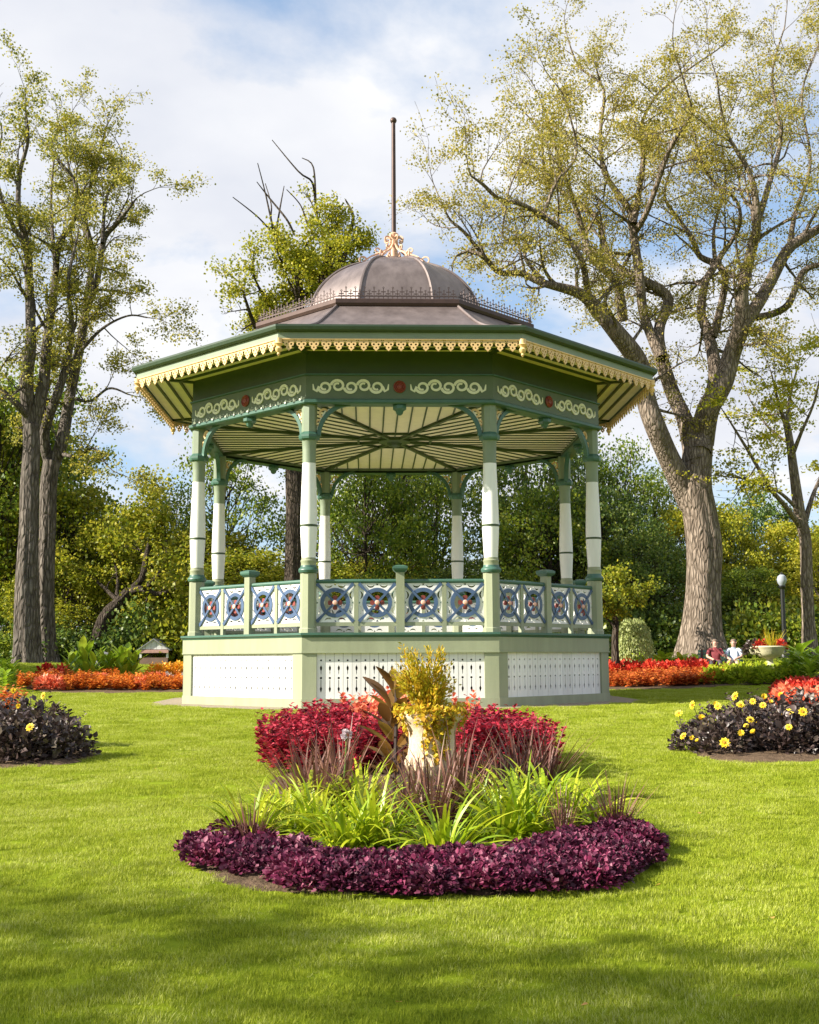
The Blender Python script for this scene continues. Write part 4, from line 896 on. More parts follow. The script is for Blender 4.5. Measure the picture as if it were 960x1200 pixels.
gr2 = [mesh_np('broad_leaf_plant', *canna(np.random.default_rng(205 + i), 26, .95, .55, 1.0), lm_canna) for i in range(3)]
for px, py, s in [(922, 799, .65), (932, 797, .75), (943, 798, .8), (955, 797, .75), (968, 798, .8), (940, 794, 1.0), (960, 794, .85), (985, 797, .8), (950, 801, .6), (936, 801, .55)]:
    put('broad_leaf_plant', gr2, P3(px, py)[:2], 'tall broad leaved green plant right of the wide urn', 'leafy plant', 'broad leaved plants right of the wide urn', s, s, 0)
for px, py, s in [(5, 810, .55), (-8, 814, .6), (14, 803, .6), (-15, 804, .7), (4, 800, .65), (22, 800, .45)]:
    put('broad_leaf_plant', gr2, P3(px, py)[:2], 'green broad leaved plant at the foot of the left elms', 'leafy plant', 'broad leaved plants by the left elms', s, s, 0)
for px, py in [(4, 842), (-8, 838), (12, 838)]: put('rust_coleus', rc, P3(px, py)[:2], 'rust coleus mound behind the left dahlias', 'coleus', 'rust coleus behind the left dahlias', 1.0, 1.2, 0)
# wide urn with its planting
ux, uy = at(902, 770, 39.0)[:2]; uz = float(at(902, 757, 39.0)[2]) - .87 * 1.06
urn('wide_urn', (ux, uy, uz), 1.06, 'wide cream stone urn with two handles on the right', stone2, True)
g = np.random.default_rng(17)
b_ = np.zeros((60, 3)); VF = blades(g, 60, .18, .4, .8, .035, 2, 35, .4, 5)
o = leaf_obj('spiky_golden_plant', VF, lm_gold, None, (ux + .08, uy, uz + .80)); tag(o, 'golden spiky plant upright in the wide urn', 'spiky plant')
for i, (dx_, c_) in enumerate(((-.34, lm_red), (.36, lm_red))):
    o = leaf_obj('red_urn_flowers', mound(g, 160, .20, .30, .09), c_, None, (ux + dx_, uy - .1, uz + .80)); tag(o, 'scarlet flowers spilling over the %s of the wide urn' % ('canna side' if i else 'bench side'), 'red flowers')
o = leaf_obj('dark_urn_foliage', mound(g, 200, .34, .5, .10), lm_black, None, (ux - .5, uy + .1, uz + .62)); tag(o, 'dark leafy plant hanging from the wide urn rim', 'dark plant')
# fallen leaves on the lawn
fm = leafmat('fallen_leaf', [(.30, .12, .03), (.48, .26, .06), (.55, .40, .10)], .2)
lf_me = mesh_np('fallen_leaf', LO[0] * .075, LO[1], fm)
for px, py in [(465, 1188), (862, 1180), (690, 1190), (775, 1045), (905, 1085), (180, 905), (820, 960)]:
    x, y, z = P3(px, py); o = ob('fallen_leaf', lf_me, None, (x, y, z + .045), (prs.uniform(-.4, .4), prs.uniform(-.4, .4), prs.uniform(0, 6.28)), prs.uniform(.4, .65)); tag(o, 'small dry brown leaf lying on the lawn', 'leaf', 'fallen leaves on the lawn')
# ------------------------------------------------------------------ trees
class Wood:
    def __init__(s): s.V = []; s.F = []; s.n = 0
    def add(s, P, rad, k):
        V, F = tube_np(np.asarray(P, float), np.asarray(rad, float), k); s.V.append(V); s.F.append(F + s.n); s.n += len(V)
    def mesh(s, name, mat): return mesh_np(name, np.concatenate(s.V), np.concatenate(s.F), mat, smooth=True)
def smooth_path(P, n):
    P = np.asarray(P, float); d = np.r_[0, np.cumsum(np.linalg.norm(np.diff(P[:, :3], axis=0), axis=1))]; u = np.linspace(0, d[-1], n); out = np.empty((n, P.shape[1]))
    for j, s_ in enumerate(u):
        i = int(min(max(np.searchsorted(d, s_) - 1, 0), len(P) - 2)); f_ = (s_ - d[i]) / (d[i + 1] - d[i] + 1e-9)
        p0, p1, p2, p3 = P[max(i - 1, 0)], P[i], P[i + 1], P[min(i + 2, len(P) - 1)]
        out[j] = .5 * ((2 * p1) + (-p0 + p2) * f_ + (2 * p0 - 5 * p1 + 4 * p2 - p3) * f_ ** 2 + (-p0 + 3 * p1 - 3 * p2 + p3) * f_ ** 3)
    return out
def walk(g, p, d, L, n, wob, grav):
    P = [p]; d = unit(d); tw = g.normal(0, 1, 3)
    for i in range(n):
        tw = .6 * tw + .4 * g.normal(0, 1, 3)
        d = unit(d + wob * tw + np.array((0, 0, grav))); P.append(P[-1] + d * (L / n))
    return np.array(P)
def branching(g, wood, p, d, L, r, lev, maxlev, anchors, wob=.22, grav=.04, kids=(4, 3, 3), spread=.9, k=5):
    n = max(3, int(4 + L * .8)); P = walk(g, p, d, L, n, wob, grav); rad = r * (1 - .78 * np.linspace(0, 1, n + 1) ** .9)
    wood.add(P, np.maximum(rad, .006), max(3, k - lev))
    if lev >= maxlev:
        for i in range(1, n + 1): anchors.append(P[i])
        return
    m_ = kids[min(lev, len(kids) - 1)]
    for j in range(m_):
        u = .30 + .68 * (j + g.uniform(.1, .9)) / m_; i = min(int(u * n), n - 1); q = P[i] + (P[i + 1] - P[i]) * (u * n - i)
        t_ = unit(P[i + 1] - P[i]); dd = unit(t_ + spread * rdir(g, 1)[0] + np.array((0, 0, .15)))
        branching(g, wood, q, dd, L * g.uniform(.38, .62), max(rad[i] * .6, .008), lev + 1, maxlev, anchors, wob, grav, kids, spread, k)
    anchors.append(P[-1])
def leaves_at(g, A, per, sig, size, tp=LQ, flat=.6, upn=.5, wide=1.0):
    A = np.asarray(A); n = len(A) * per; P = np.repeat(A, per, 0) + g.normal(0, 1, (n, 3)) * np.array((sig, sig, sig * flat))
    return scatter(tp, P, rdir(g, n, -.15), rdir(g, n, upn), size * g.uniform(.6, 1.3, n), wide)

def traced_tree(name, D, limbs, label, group, bark_m, leaf_m, seed, sub, leafp, kscale=1.0):
    """limbs traced on the photograph: (points (px, py, width px), depth offset at the end, bare)"""
    g = np.random.default_rng(seed); wood = Wood(); tw = Wood(); anchors = []; mpp = D / FPX
    e = bpy.data.objects.new(name, None); COL.objects.link(e); tag(e, label, 'tree', group)
    ox, oy, _ = at(limbs[0][0][0][0], limbs[0][0][0][1], D); oz = float(gz(ox, oy)); O = np.array((ox, oy, oz)); e.location = O
    for li, (pts, d0, d1, bare) in enumerate(limbs):
        Q = []
        for i, (px, py, w_) in enumerate(pts):
            u = i / (len(pts) - 1); p = at(px, py, D + d0 + (d1 - d0) * u + (0 if li == 0 else .25 * math.sin(2.1 * i + li))); Q.append((*(p - O), w_ * mpp / 2))
        if li == 0:
            Q[0] = (Q[0][0], Q[0][1], -.15, Q[0][3])
        n = max(6, int(len(pts) * (8 if li == 0 else 5))); S_ = smooth_path(Q, n); rad = S_[:, 3].copy()
        if li == 0:
            V_, F_ = tube_np(S_[:, :3], np.maximum(rad, .012), 36); V_ = V_.reshape(n, 36, 3); an = np.arange(36) / 36 * 2 * math.pi; hh_ = S_[:, 2] - S_[0, 2]
            fl_ = np.exp(-hh_ / (rad.max() * 1.6))[:, None] * (.18 * np.sin(5 * an + seed)[None] + .10 * np.sin(9 * an + 1)[None]) + .045 * np.sin(7 * an[None] + .5 * hh_[:, None]) + .03 * np.sin(13 * an[None] - .8 * hh_[:, None])
            V_ = S_[:, None, :3] + (V_ - S_[:, None, :3]) * (1 + fl_)[..., None]; wood.V.append(V_.reshape(-1, 3)); wood.F.append(F_ + wood.n); wood.n += len(V_) * 36
        else:
            if bare is False: rad = rad * (1 - .12 * np.linspace(0, 1, n))
            wood.add(S_[:, :3], np.maximum(rad, .012), 10)
        if li == 0: trunk_top = S_[-1]; continue
        L = np.linalg.norm(np.diff(S_[:, :3], axis=0), axis=1).sum()
        if bare: continue
        m_ = max(2, int(L * sub['dens']))
        for j in range(m_):
            u = sub['from'] + (1 - sub['from']) * (j + g.uniform(0, 1)) / m_; i = min(int(u * (n - 1)), n - 2); t_ = unit(S_[i + 1, :3] - S_[i, :3])
            dd = unit(t_ * .55 + rdir(g, 1, sub.get('up', .25))[0] * 1.0)
            branching(g, tw, S_[i, :3], dd, sub['len'] * g.uniform(.55, 1.25) * (1.0 - .25 * u), min(rad[i] * .55, .085) * kscale, 0, sub.get('lev', 2), anchors, sub.get('wob', .25), sub.get('grav', .0), sub.get('kids', (4, 3, 2)), sub.get('spread', .9))
        branching(g, tw, S_[-1, :3], S_[-1, :3] - S_[-3, :3], sub['len'] * .9, max(rad[-1] * .9, .02), 0, sub.get('lev', 2), anchors, .25, 0, sub.get('kids', (4, 3, 2)))
    ob('trunk', wood.mesh('trunk', bark_m), e); ob('branches', tw.mesh('branches', bark_m), e)
    A = np.array(anchors); cell = leafp.get('cell', 1.1); h3 = np.floor(A / cell).astype(int); hv = np.sin(h3[:, 0] * 12.9898 + h3[:, 1] * 78.233 + h3[:, 2] * 37.719 + seed) * 43758.5453; hv -= np.floor(hv)
    A = A[g.uniform(size=len(A)) < np.clip(leafp.get('keep', 1.0) * 1.9 * hv, .06, 1)]
    leaf_obj('crown', leaves_at(g, A, leafp['per'], leafp['sig'], leafp['size'], flat=leafp.get('flat', .6), upn=leafp.get('upn', .5)), leaf_m, e)
    return e, len(A) * leafp['per'], tw.n

T = [(825, 762, 66), (824, 750, 49), (824, 732, 43), (825, 690, 39), (826, 645, 40), (820, 600, 38), (814, 575, 40), (816, 545, 36), (818, 520, 34)]
elm = [(T, 0, 0, False),
 ([(812, 590, 34), (787, 543, 26), (767, 497, 25), (757, 467, 24), (748, 425, 24), (723, 390, 21), (700, 363, 18), (680, 344, 14), (635, 331, 9), (610, 320, 8), (585, 319, 7), (566, 300, 6), (548, 295, 4), (535, 300, 3)], 0, -5, False),
 ([(572, 306, 5), (544, 272, 4), (528, 258, 3), (520, 242, 2)], -4, -5, False),
 ([(640, 333, 6), (616, 303, 4), (615, 281, 3.5), (590, 278, 3), (594, 237, 2)], -3, -3, False),
 ([(816, 540, 28), (803, 493, 20), (787, 457, 18), (773, 410, 17), (773, 383, 14), (783, 350, 14), (757, 330, 12), (723, 313, 11), (707, 283, 9), (700, 256, 8), (663, 228, 6), (641, 206, 5), (635, 166, 3)], 0, 2, False),
 ([(775, 420, 14), (760, 385, 12), (753, 360, 12), (750, 327, 12), (743, 277, 11), (740, 250, 10), (710, 206, 7), (705, 181, 6), (704, 150, 5), (707, 103, 4), (679, 78, 3), (666, 47, 2)], 0, 3, False),
 ([(743, 262, 8), (754, 187, 7), (751, 150, 5), (775, 106, 4), (841, 58, 2)], 1, 4, False),
 ([(746, 270, 8), (760, 244, 7), (785, 175, 6), (804, 144, 4), (810, 125, 3), (790, 60, 2)], 1, -3, False),
 ([(730, 375, 13), (723, 332, 10), (693, 300, 9), (677, 250, 7), (660, 200, 4), (640, 140, 2)], 0, -2, False),
 ([(690, 352, 9), (682, 306, 7), (660, 272, 6.5), (635, 253, 6), (610, 239, 5.5), (585, 233, 5), (566, 216, 4), (552, 206, 2)], -2, -6, False),
 ([(637, 254, 5), (651, 215, 4), (676, 178, 3), (660, 110, 2)], -4, -4, False),
 ([(820, 530, 28), (826, 487, 22), (837, 457, 20), (838, 430, 17), (830, 390, 14), (822, 367, 12), (827, 330, 10), (837, 310, 10), (820, 300, 8), (810, 277, 7), (790, 250, 5), (779, 225, 4), (795, 175, 2)], 0, 3, False),
 ([(836, 395, 10), (847, 350, 9), (850, 323, 9), (842, 306, 8), (857, 283, 6), (867, 263, 5), (863, 235, 4), (830, 205, 3), (812, 150, 2)], 1, -2, False),
 ([(838, 305, 6), (837, 267, 4), (850, 215, 3), (845, 160, 2)], 2, 4, False),
 ([(822, 520, 30), (830, 480, 27), (847, 450, 24), (857, 417, 22), (870, 377, 20), (870, 343, 15), (880, 297, 13), (887, 262, 11), (880, 206, 7), (851, 153, 4), (840, 90, 2)], 0, -3, False),
 ([(884, 275, 8), (900, 220, 7), (915, 160, 5), (905, 90, 3), (920, 30, 2)], -2, 2, False),
 ([(868, 385, 18), (887, 358, 16), (903, 330, 15), (923, 293, 14), (942, 279, 13), (968, 262, 11), (1010, 225, 8), (1040, 150, 5), (1050, 70, 3)], 0, 3, False),
 ([(925, 292, 8), (932, 250, 6), (950, 190, 4), (940, 110, 3), (965, 40, 2)], 2, 4, False),
 ([(886, 372, 9), (905, 368, 9), (923, 358, 9), (933, 337, 8), (943, 317, 8), (968, 310, 7), (1010, 320, 5), (1050, 280, 3)], 1, 0, False)]
E_, n1, n2 = traced_tree('elm_tree', 44.0, elm, 'huge spreading elm with ridged brown trunk standing behind the bench', None, bark, lm_elm, 1,
    dict(dens=1.25, **{'from': .26}, len=2.7, lev=2, kids=(5, 3), spread=1.0, grav=-.01, up=.35), dict(per=10, sig=.20, size=.085, keep=.9, flat=.4, upn=.9))
print('elm', n1, n2)
left1 = [([(31, 783, 38), (31, 765, 31), (31, 720, 28), (32, 670, 25), (34, 620, 22), (35, 570, 21), (37, 523, 19), (36, 498, 19)], 0, 0, False),
 ([(36, 510, 17), (31, 448, 16), (36, 405, 13), (34, 327, 11), (31, 284, 9), (22, 250, 7), (23, 204, 6), (33, 165, 4), (31, 135, 2)], 0, -2, False),
 ([(38, 505, 16), (51, 448, 14), (56, 393, 12), (65, 327, 9), (68, 287, 8), (86, 260, 7), (89, 216, 5), (76, 196, 4), (62, 178, 2)], 0, 2, False),
 ([(34, 490, 9), (18, 472, 8), (0, 455, 7), (-30, 420, 5), (-50, 360, 3)], 0, -2, False),
 ([(31, 290, 7), (8, 250, 5), (-5, 200, 4), (2, 160, 2)], -1, -4, False),
 ([(66, 320, 6), (60, 250, 4), (62, 200, 3), (67, 160, 2)], 1, 3, False)]
ls = dict(dens=1.2, **{'from': .15}, len=2.2, lev=2, kids=(4, 3), spread=1.0, up=.4)
_, n1, n2 = traced_tree('elm_tree', 46.0, left1, 'front one of the twin tall grey trunked elms by the left bed', 'twin elms by the left bed', bark_dark, lm_elm2, 2, ls, dict(per=12, sig=.19, size=.10, keep=.75, flat=.5, upn=.8))
left2 = [([(55, 776, 30), (54, 758, 23), (53, 715, 20), (54, 670, 19), (56, 620, 19), (57, 571, 19), (61, 540, 19)], 0, 0, False),
 ([(60, 550, 14), (52, 510, 12), (66, 465, 11), (79, 424, 9), (84, 380, 7), (80, 330, 5), (90, 280, 3)], 0, -2, False),
 ([(62, 545, 16), (72, 520, 15), (82, 465, 13), (92, 414, 12), (97, 385, 11), (103, 346, 10), (108, 297, 8), (99, 247, 6), (112, 200, 5), (117, 178, 4), (125, 148, 2)], 0, 2, False),
 ([(100, 365, 9), (114, 327, 8), (122, 281, 7), (136, 263, 6), (152, 243, 4), (160, 232, 2)], 1, -1, False),
 ([(108, 300, 5), (90, 240, 4), (78, 180, 3), (77, 150, 2)], 2, 4, False),
 ([(120, 285, 5), (124, 235, 4), (136, 208, 3), (143, 180, 2)], 0, 2, False),
 ([(92, 414, 5), (120, 385, 3.5), (150, 370, 2.5), (172, 372, 2)], 0, -2, False),
 ([(82, 465, 5), (105, 470, 3.5), (128, 455, 3), (150, 462, 2)], 0, -2, False),
 ([(66, 530, 6), (90, 535, 4), (110, 525, 3), (125, 545, 2)], 0, -2, False)]
_, n1b, n2b = traced_tree('elm_tree', 47.5, left2, 'rear one of the twin tall grey trunked elms by the left bed', 'twin elms by the left bed', bark_dark, lm_elm2, 3, ls, dict(per=12, sig=.19, size=.10, keep=.75, flat=.5, upn=.8))
print('left', n1, n2, n1b, n2b)
mid = [([(343, 752, 34), (344, 730, 26), (345, 660, 23), (346, 600, 21), (345, 540, 20), (348, 480, 19), (350, 430, 18)], 0, 0, False),
 ([(350, 440, 14), (352, 380, 11), (350, 327, 9), (338, 315, 5), (328, 303, 3)], 0, -2, False),
 ([(350, 430, 14), (372, 370, 11), (376, 327, 10), (350, 312, 6), (342, 302, 3)], 0, 1, False),
 ([(370, 360, 11), (384, 300, 9), (382, 285, 6), (376, 265, 4), (370, 250, 3)], 0, 1, False),
 ([(380, 340, 8), (404, 300, 6), (409, 277, 5), (414, 254, 4), (405, 234, 2)], 0, 2, True),
 ([(348, 450, 10), (315, 405, 8), (300, 385, 6), (290, 358, 4), (283, 335, 2)], 0, -2, False),
 ([(348, 420, 9), (318, 360, 7), (304, 338, 4), (298, 325, 3)], 0, -1, False), ([(378, 340, 7), (396, 305, 5), (412, 292, 3)], 0, 1, False), ([(352, 360, 7), (346, 330, 4), (352, 300, 3)], -1, -2, False), ([(350, 400, 7), (325, 370, 5), (308, 358, 3)], 0, 2, False),
 ([(346, 520, 9), (325, 505, 6), (300, 498, 4), (270, 490, 3)], 0, 1, False),
 ([(347, 500, 8), (390, 495, 6), (430, 480, 4)], 0, 2, False),
 ([(372, 258, 3.4), (369, 230, 3), (365, 212, 2.6), (350, 201, 2), (319, 164, 1)], 1, 0, True), ([(370, 235, 2.8), (367, 195, 2), (354, 185, 1)], 1, 2, True),
 ([(335, 300, 4), (321, 272, 3), (318, 258, 2.4), (310, 222, 1.6), (302, 191, 1)], -1, -2, True), ([(340, 290, 3.4), (319, 262, 2.6), (318, 240, 1.6), (311, 215, 1)], -1, 0, True),
 ([(345, 275, 3), (336, 257, 2.6), (315, 231, 2), (301, 213, 1)], -1, -1, True), ([(324, 270, 2.6), (328, 245, 2), (333, 218, 1)], -1, 1, True), ([(322, 276, 2.4), (302, 254, 1.8), (273, 231, 1)], -1, -3, True),
 ([(360, 262, 2.4), (352, 240, 1.6), (336, 222, 1)], 0, 0, True)]
traced_tree('stag_headed_tree', 46.0, mid, 'tree with bare dead top branches rising behind the bandstand dome', None, bark_plain, lm_yellow, 4,
    dict(dens=2.2, **{'from': .2}, len=1.35, lev=1, kids=(6,), spread=1.2, up=.0), dict(per=24, sig=.24, size=.115, keep=.55, cell=1.3))
thin = [([(949, 760, 22), (948, 735, 15), (946, 690, 14), (944, 633, 13), (937, 600, 13), (931, 557, 11), (926, 520, 9), (922, 497, 8)], 0, 0, False),
 ([(940, 620, 8), (922, 595, 6), (903, 572, 5), (878, 530, 4), (852, 488, 2)], 0, -3, False), ([(936, 598, 5), (915, 578, 4), (890, 566, 3), (866, 560, 2)], 0, -2, False),
 ([(944, 610, 7), (953, 580, 5), (965, 555, 4), (985, 530, 2)], 0, 2, False), ([(928, 535, 6), (940, 505, 4), (953, 475, 3), (962, 440, 2)], 0, -2, False),
 ([(922, 500, 6), (912, 470, 4), (905, 440, 2)], 0, -1, False), ([(922, 498, 6), (926, 465, 4), (935, 430, 2)], 0, 2, False), ([(925, 520, 4), (900, 500, 3), (880, 470, 2)], 0, 3, False)]
traced_tree('slender_tree', 46.0, thin, 'slender tree with layered yellow green sprays beside the lamp post', None, bark, lm_yellow, 5,
    dict(dens=1.15, **{'from': .35}, len=2.2, lev=1, kids=(5,), spread=.9, up=-.05, wob=.15), dict(per=17, sig=.24, size=.115, flat=.2, upn=1.2, keep=.9))
small = [([(722, 768, 11), (721, 755, 8), (722, 735, 7), (721, 722, 6)], 0, 0, False), ([(721, 725, 5), (714, 712, 3), (704, 700, 2)], 0, -1, False), ([(722, 725, 5), (732, 708, 3), (748, 698, 2)], 0, 1, False), ([(721, 722, 4), (723, 705, 3), (724, 685, 2)], 0, 0, False), ([(721, 735, 3), (708, 722, 2), (700, 718, 1)], 0, 0, False)]
traced_tree('small_round_tree', 41.0, small, 'small round headed tree with forked trunk right of the bandstand', None, bark_plain, lm_olive, 6,
    dict(dens=3.2, **{'from': .3}, len=.75, lev=1, kids=(4,), spread=1.1), dict(per=14, sig=.16, size=.11))

lean = [([(108, 752, 20), (122, 728, 17), (140, 706, 14), (152, 692, 12)], 0, 0, False), ([(150, 695, 10), (165, 690, 8), (185, 696, 6), (205, 690, 3)], 0, -2, False), ([(150, 694, 10), (166, 678, 8), (172, 650, 7), (178, 625, 4), (182, 605, 2)], 0, 1, False), ([(170, 690, 7), (190, 668, 6), (196, 645, 4), (192, 620, 2)], 0, 0, False), ([(135, 712, 6), (138, 680, 4), (132, 650, 2)], 0, 2, False), ([(140, 706, 6), (118, 685, 4), (100, 670, 2)], 0, 1, False)]
traced_tree('leaning_tree', 50.0, lean, 'dark leaning tree with olive leaves between the twin elms and the bandstand', None, bark_plain, lm_olive, 9,
    dict(dens=1.3, **{'from': .3}, len=1.7, lev=1, kids=(5,), spread=1.1, up=.2), dict(per=22, sig=.30, size=.16, keep=.9))
# woodland behind: prototypes of leafy trees, then copies
def wood_proto(seed, H, cw, leafm, low=.16, nclump=95, per=150, leaf=.18):
    g = np.random.default_rng(seed); w = Wood(); P = walk(g, np.zeros(3), np.array((0, 0, 1.0)), H * .85, 10, .05, .25); w.add(P, np.linspace(H * .022, H * .004, 11), 8)
    C = []
    while len(C) < nclump:
        d = rdir(g, 1)[0] * g.uniform(.35, 1) ** .5; z = H * (low + (1 - low) * (.5 + .5 * d[2])); k_ = 1.0 - .35 * max(0, (z / H - .55)) / .45
        p = np.array((d[0] * cw / 2 * k_, d[1] * cw / 2 * k_, z)); C.append(p)
        i = min(int(p[2] / (H * .85) * 10 * .75), 9); q = P[i]; m = (q + p) / 2 + np.array((0, 0, -.12 * H * g.uniform(0, 1))) + g.normal(0, .2, 3); w.add(smooth_path(np.array([q, m, p]), 6), np.linspace(H * .0042, H * .001, 6), 4)
    parts = []
    for p in C:
        n = int(per * g.uniform(.6, 1.4)); sg = H * .050 * g.uniform(.6, 1.25)
        q = p + g.normal(0, 1, (n, 3)) * np.array((sg, sg, sg * .62)); q[:, 2] = np.maximum(q[:, 2], .1)
        parts.append(scatter(LQ, q, rdir(g, n, -.2), rdir(g, n, .5), leaf * g.uniform(.6, 1.3, n)))
    return w.mesh('trunk', bark_plain), mesh_np('crown', *merge(parts), leafm)
WP = {'green': [wood_proto(21, 10, 8.5, lm_green), wood_proto(22, 11, 8, lm_green)], 'olive': [wood_proto(23, 10, 9, lm_olive), wood_proto(24, 9.5, 8, lm_olive)],
      'dark': [wood_proto(25, 11, 8, lm_blue), wood_proto(26, 10, 9, lm_blue)], 'yellow': [wood_proto(27, 9, 7.5, lm_yellow)], 'open': [wood_proto(28, 12, 7.5, lm_green, .28, 75, 110, .17)]}
WL = {'green': 'mid green leafy tree in the woodland behind the gardens', 'olive': 'olive and yellowing leafy tree in the woodland behind the gardens', 'dark': 'dark blue green dense tree in the woodland behind the gardens',
      'yellow': 'yellow green tree in the woodland behind the gardens', 'open': 'tall open crowned tree in the woodland behind the gardens'}
wr = random.Random(4)
def wtree(px, D, ytop, kind, hs=1.0, label=None):
    x, y, zt_ = at(px, ytop, D); z = float(gz(x, y)) - .1; tr, cr_ = wr.choice(WP[kind]); H = max(v.co.z for v in cr_.vertices); s = (zt_ - z) / H
    e = bpy.data.objects.new('woodland_tree', None); COL.objects.link(e); e.location = (x, y, z); e.rotation_euler = (0, 0, wr.uniform(0, 6.28)); e.scale = (s * hs, s * hs, s)
    wh = 'behind the twin elms' if px < 100 else ('beyond the kiosk' if px < 225 else ('seen through the bandstand' if px < 700 else ('behind the small round tree' if px < 790 else ('behind the huge elm' if px < 870 else 'beyond the lamp post'))))
    tag(e, WL[kind].replace('in the woodland behind the gardens', ('far back ' if D > 65 else '') + wh), 'tree', kind + ' woodland trees'); ob('trunk', tr, e); ob('crown', cr_, e)
for px, D, yt, kind, hs in [(-60, 56, 430, 'olive', .9), (-5, 54, 400, 'open', .9), (45, 58, 390, 'open', .9), (20, 62, 470, 'green', 1), (85, 55, 560, 'olive', 1.0), (130, 60, 585, 'green', 1.0), (175, 57, 615, 'olive', 1.1), (205, 60, 545, 'open', 1.1), (235, 56, 610, 'olive', 1.2), (75, 52, 650, 'olive', 1.3),
    (120, 72, 640, 'dark', 1.5), (20, 70, 600, 'dark', 1.5), (215, 72, 640, 'dark', 1.5),
    (268, 58, 470, 'open', .8), (300, 54, 640, 'olive', 1.6), (385, 58, 455, 'open', .8), (430, 53, 520, 'green', .8), (470, 56, 440, 'open', .75), (505, 60, 520, 'green', .8), (555, 53, 650, 'dark', 1.5), (620, 56, 480, 'dark', .75), (640, 53, 560, 'green', 1.0), (675, 60, 500, 'dark', .8), (365, 53, 655, 'olive', 1.7), (450, 54, 650, 'olive', 1.6), (590, 62, 600, 'open', 1.1),
    (705, 54, 560, 'dark', .9), (730, 58, 490, 'open', .75), (770, 60, 525, 'open', .8), (755, 52, 610, 'dark', 1.1), (800, 57, 585, 'yellow', .9),
    (850, 58, 590, 'yellow', .8), (878, 54, 660, 'green', 1.4), (885, 64, 560, 'dark', .8), (918, 60, 605, 'yellow', 1.0), (960, 54, 625, 'yellow', 1.1), (1005, 58, 590, 'olive', 1.1),
    (310, 76, 660, 'dark', 1.8), (410, 78, 655, 'dark', 1.8), (510, 78, 665, 'dark', 1.8), (610, 76, 650, 'dark', 1.8), (700, 74, 640, 'dark', 1.6), (830, 74, 650, 'dark', 1.7), (940, 74, 640, 'dark', 1.6)]:
    wtree(px, D, yt, kind, hs)
# trees left of the picture, which shade the front lawn and the left elms
for x, y, H, kind in [(-18.5, 1.1, 12.0, 'open'), (-13.5, .3, 11.5, 'open'), (-26, 37, 11, 'green')]:
    tr, cr_ = WP[kind][0]; Hc = max(v.co.z for v in cr_.vertices); s = H / Hc
    e = bpy.data.objects.new('shade_tree', None); COL.objects.link(e); e.location = (x, y, float(gz(x, y))); e.rotation_euler = (0, 0, x); e.scale = (s, s, s); tag(e, 'leafy tree beyond the left side shading the lawn', 'tree', 'shade trees on the left'); ob('trunk', tr, e); ob('crown', cr_, e)
# understorey shrubs
def shrub(seed, leafm, n=2600):
    g = np.random.default_rng(seed); C = rdir(g, 16, .3) * np.array((1.0, 1.0, .9)); C[:, 2] = np.abs(C[:, 2]) * .9 + .15
    q = C[g.integers(0, 16, n)] + g.normal(0, .28, (n, 3)); q[:, 2] = np.maximum(q[:, 2], .03); return mesh_np('shrub', *scatter(LQ, q, rdir(g, n), rdir(g, n, .5), .12 * g.uniform(.6, 1.3, n)), leafm)
SH = [shrub(31, lm_blue), shrub(32, lm_green), shrub(33, lm_olive)]
for i in range(34):
    px = -40 + i * 31 + wr.uniform(-8, 8); D = wr.uniform(48.5, 53); x = (px - 480) / FPX * D; k_ = 2 if 200 < px < 500 and wr.random() < .6 else wr.choice((0, 0, 1))
    o = ob('shrub', SH[k_], None, (x, D, float(gz(x, D))), (0, 0, wr.uniform(0, 6.28)), (wr.uniform(1.2, 1.8), wr.uniform(1.2, 1.8), wr.uniform(1.0, 1.9)))
    tag(o, ['dark leaved shrub under the woodland edge', 'green shrub under the woodland edge', 'yellow olive shrub under the woodland edge'][k_], 'shrub', ['dark shrubs', 'green shrubs', 'olive shrubs'][k_] + ' of the woodland edge')
# pale weeping shrub by the small tree
g = np.random.default_rng(51); x, y, _ = at(743, 760, 42.0); n = 5200; az = g.uniform(0, 6.283, n); u = g.uniform(0, 1, n); rr = (.18 + .82 * np.sqrt(u)) * .72 * np.cos(np.clip(u * 1.2 - .75, -1, 1)); zz = 1.95 * (1 - u ** 1.6) + .03
q = np.stack([np.cos(az) * rr, np.sin(az) * rr, zz], 1) + g.normal(0, .06, (n, 3)); q[:, 2] = np.maximum(q[:, 2], .02)
o = leaf_obj('weeping_shrub', scatter(LQ, q, unit(np.stack([np.cos(az) * .4, np.sin(az) * .4, np.full(n, -1.0)], 1) + rdir(g, n) * .3), rdir(g, n), .11, .5), leafmat('weeping_leaf', [(.28, .34, .10), (.48, .50, .20)], .35), None, (x, y, float(gz(x, y)))); tag(o, 'pale green domed weeping shrub between the small tree and the elm', 'shrub')

# ------------------------------------------------------------------ lamp post
lampm = M('lamp_black', (0.012, 0.013, 0.013), .4, var=.2); glassm = M('lamp_glass', (0.30, 0.33, 0.38), .25, var=.05)
x, y, _ = at(919, 740, 48.0); z0 = float(gz(x, y)); zt_ = float(at(919, 673, 48.0)[2]); h = zt_ - z0
e = bpy.data.objects.new('lamp_post', None); COL.objects.link(e); e.location = (x, y, z0); tag(e, 'black lamp post with pale acorn globe beside the slender tree', 'lamp post')
ob('base', MB().lathe([(.20, 0), (.20, .25), (.15, .35), (.12, .6), (.085, .7)], 12).mesh('base', lampm, True), e)
ob('post', MB().lathe([(.10, .65), (.095, 1.0), (.085, h - .62), (.12, h - .58), (.15, h - .5), (.12, h - .46)], 12).mesh('post', lampm, True), e)
gl = ob('globe', MB().lathe([(.10, h - .46), (.17, h - .36), (.20, h - .22), (.16, h - .08), (.07, h - .01)], 16).mesh('globe', glassm, True), e)
ob('cap', MB().lathe([(.08, h - .012), (.05, h + .04), (.015, h + .10)], 10).mesh('cap', lampm, True), e)

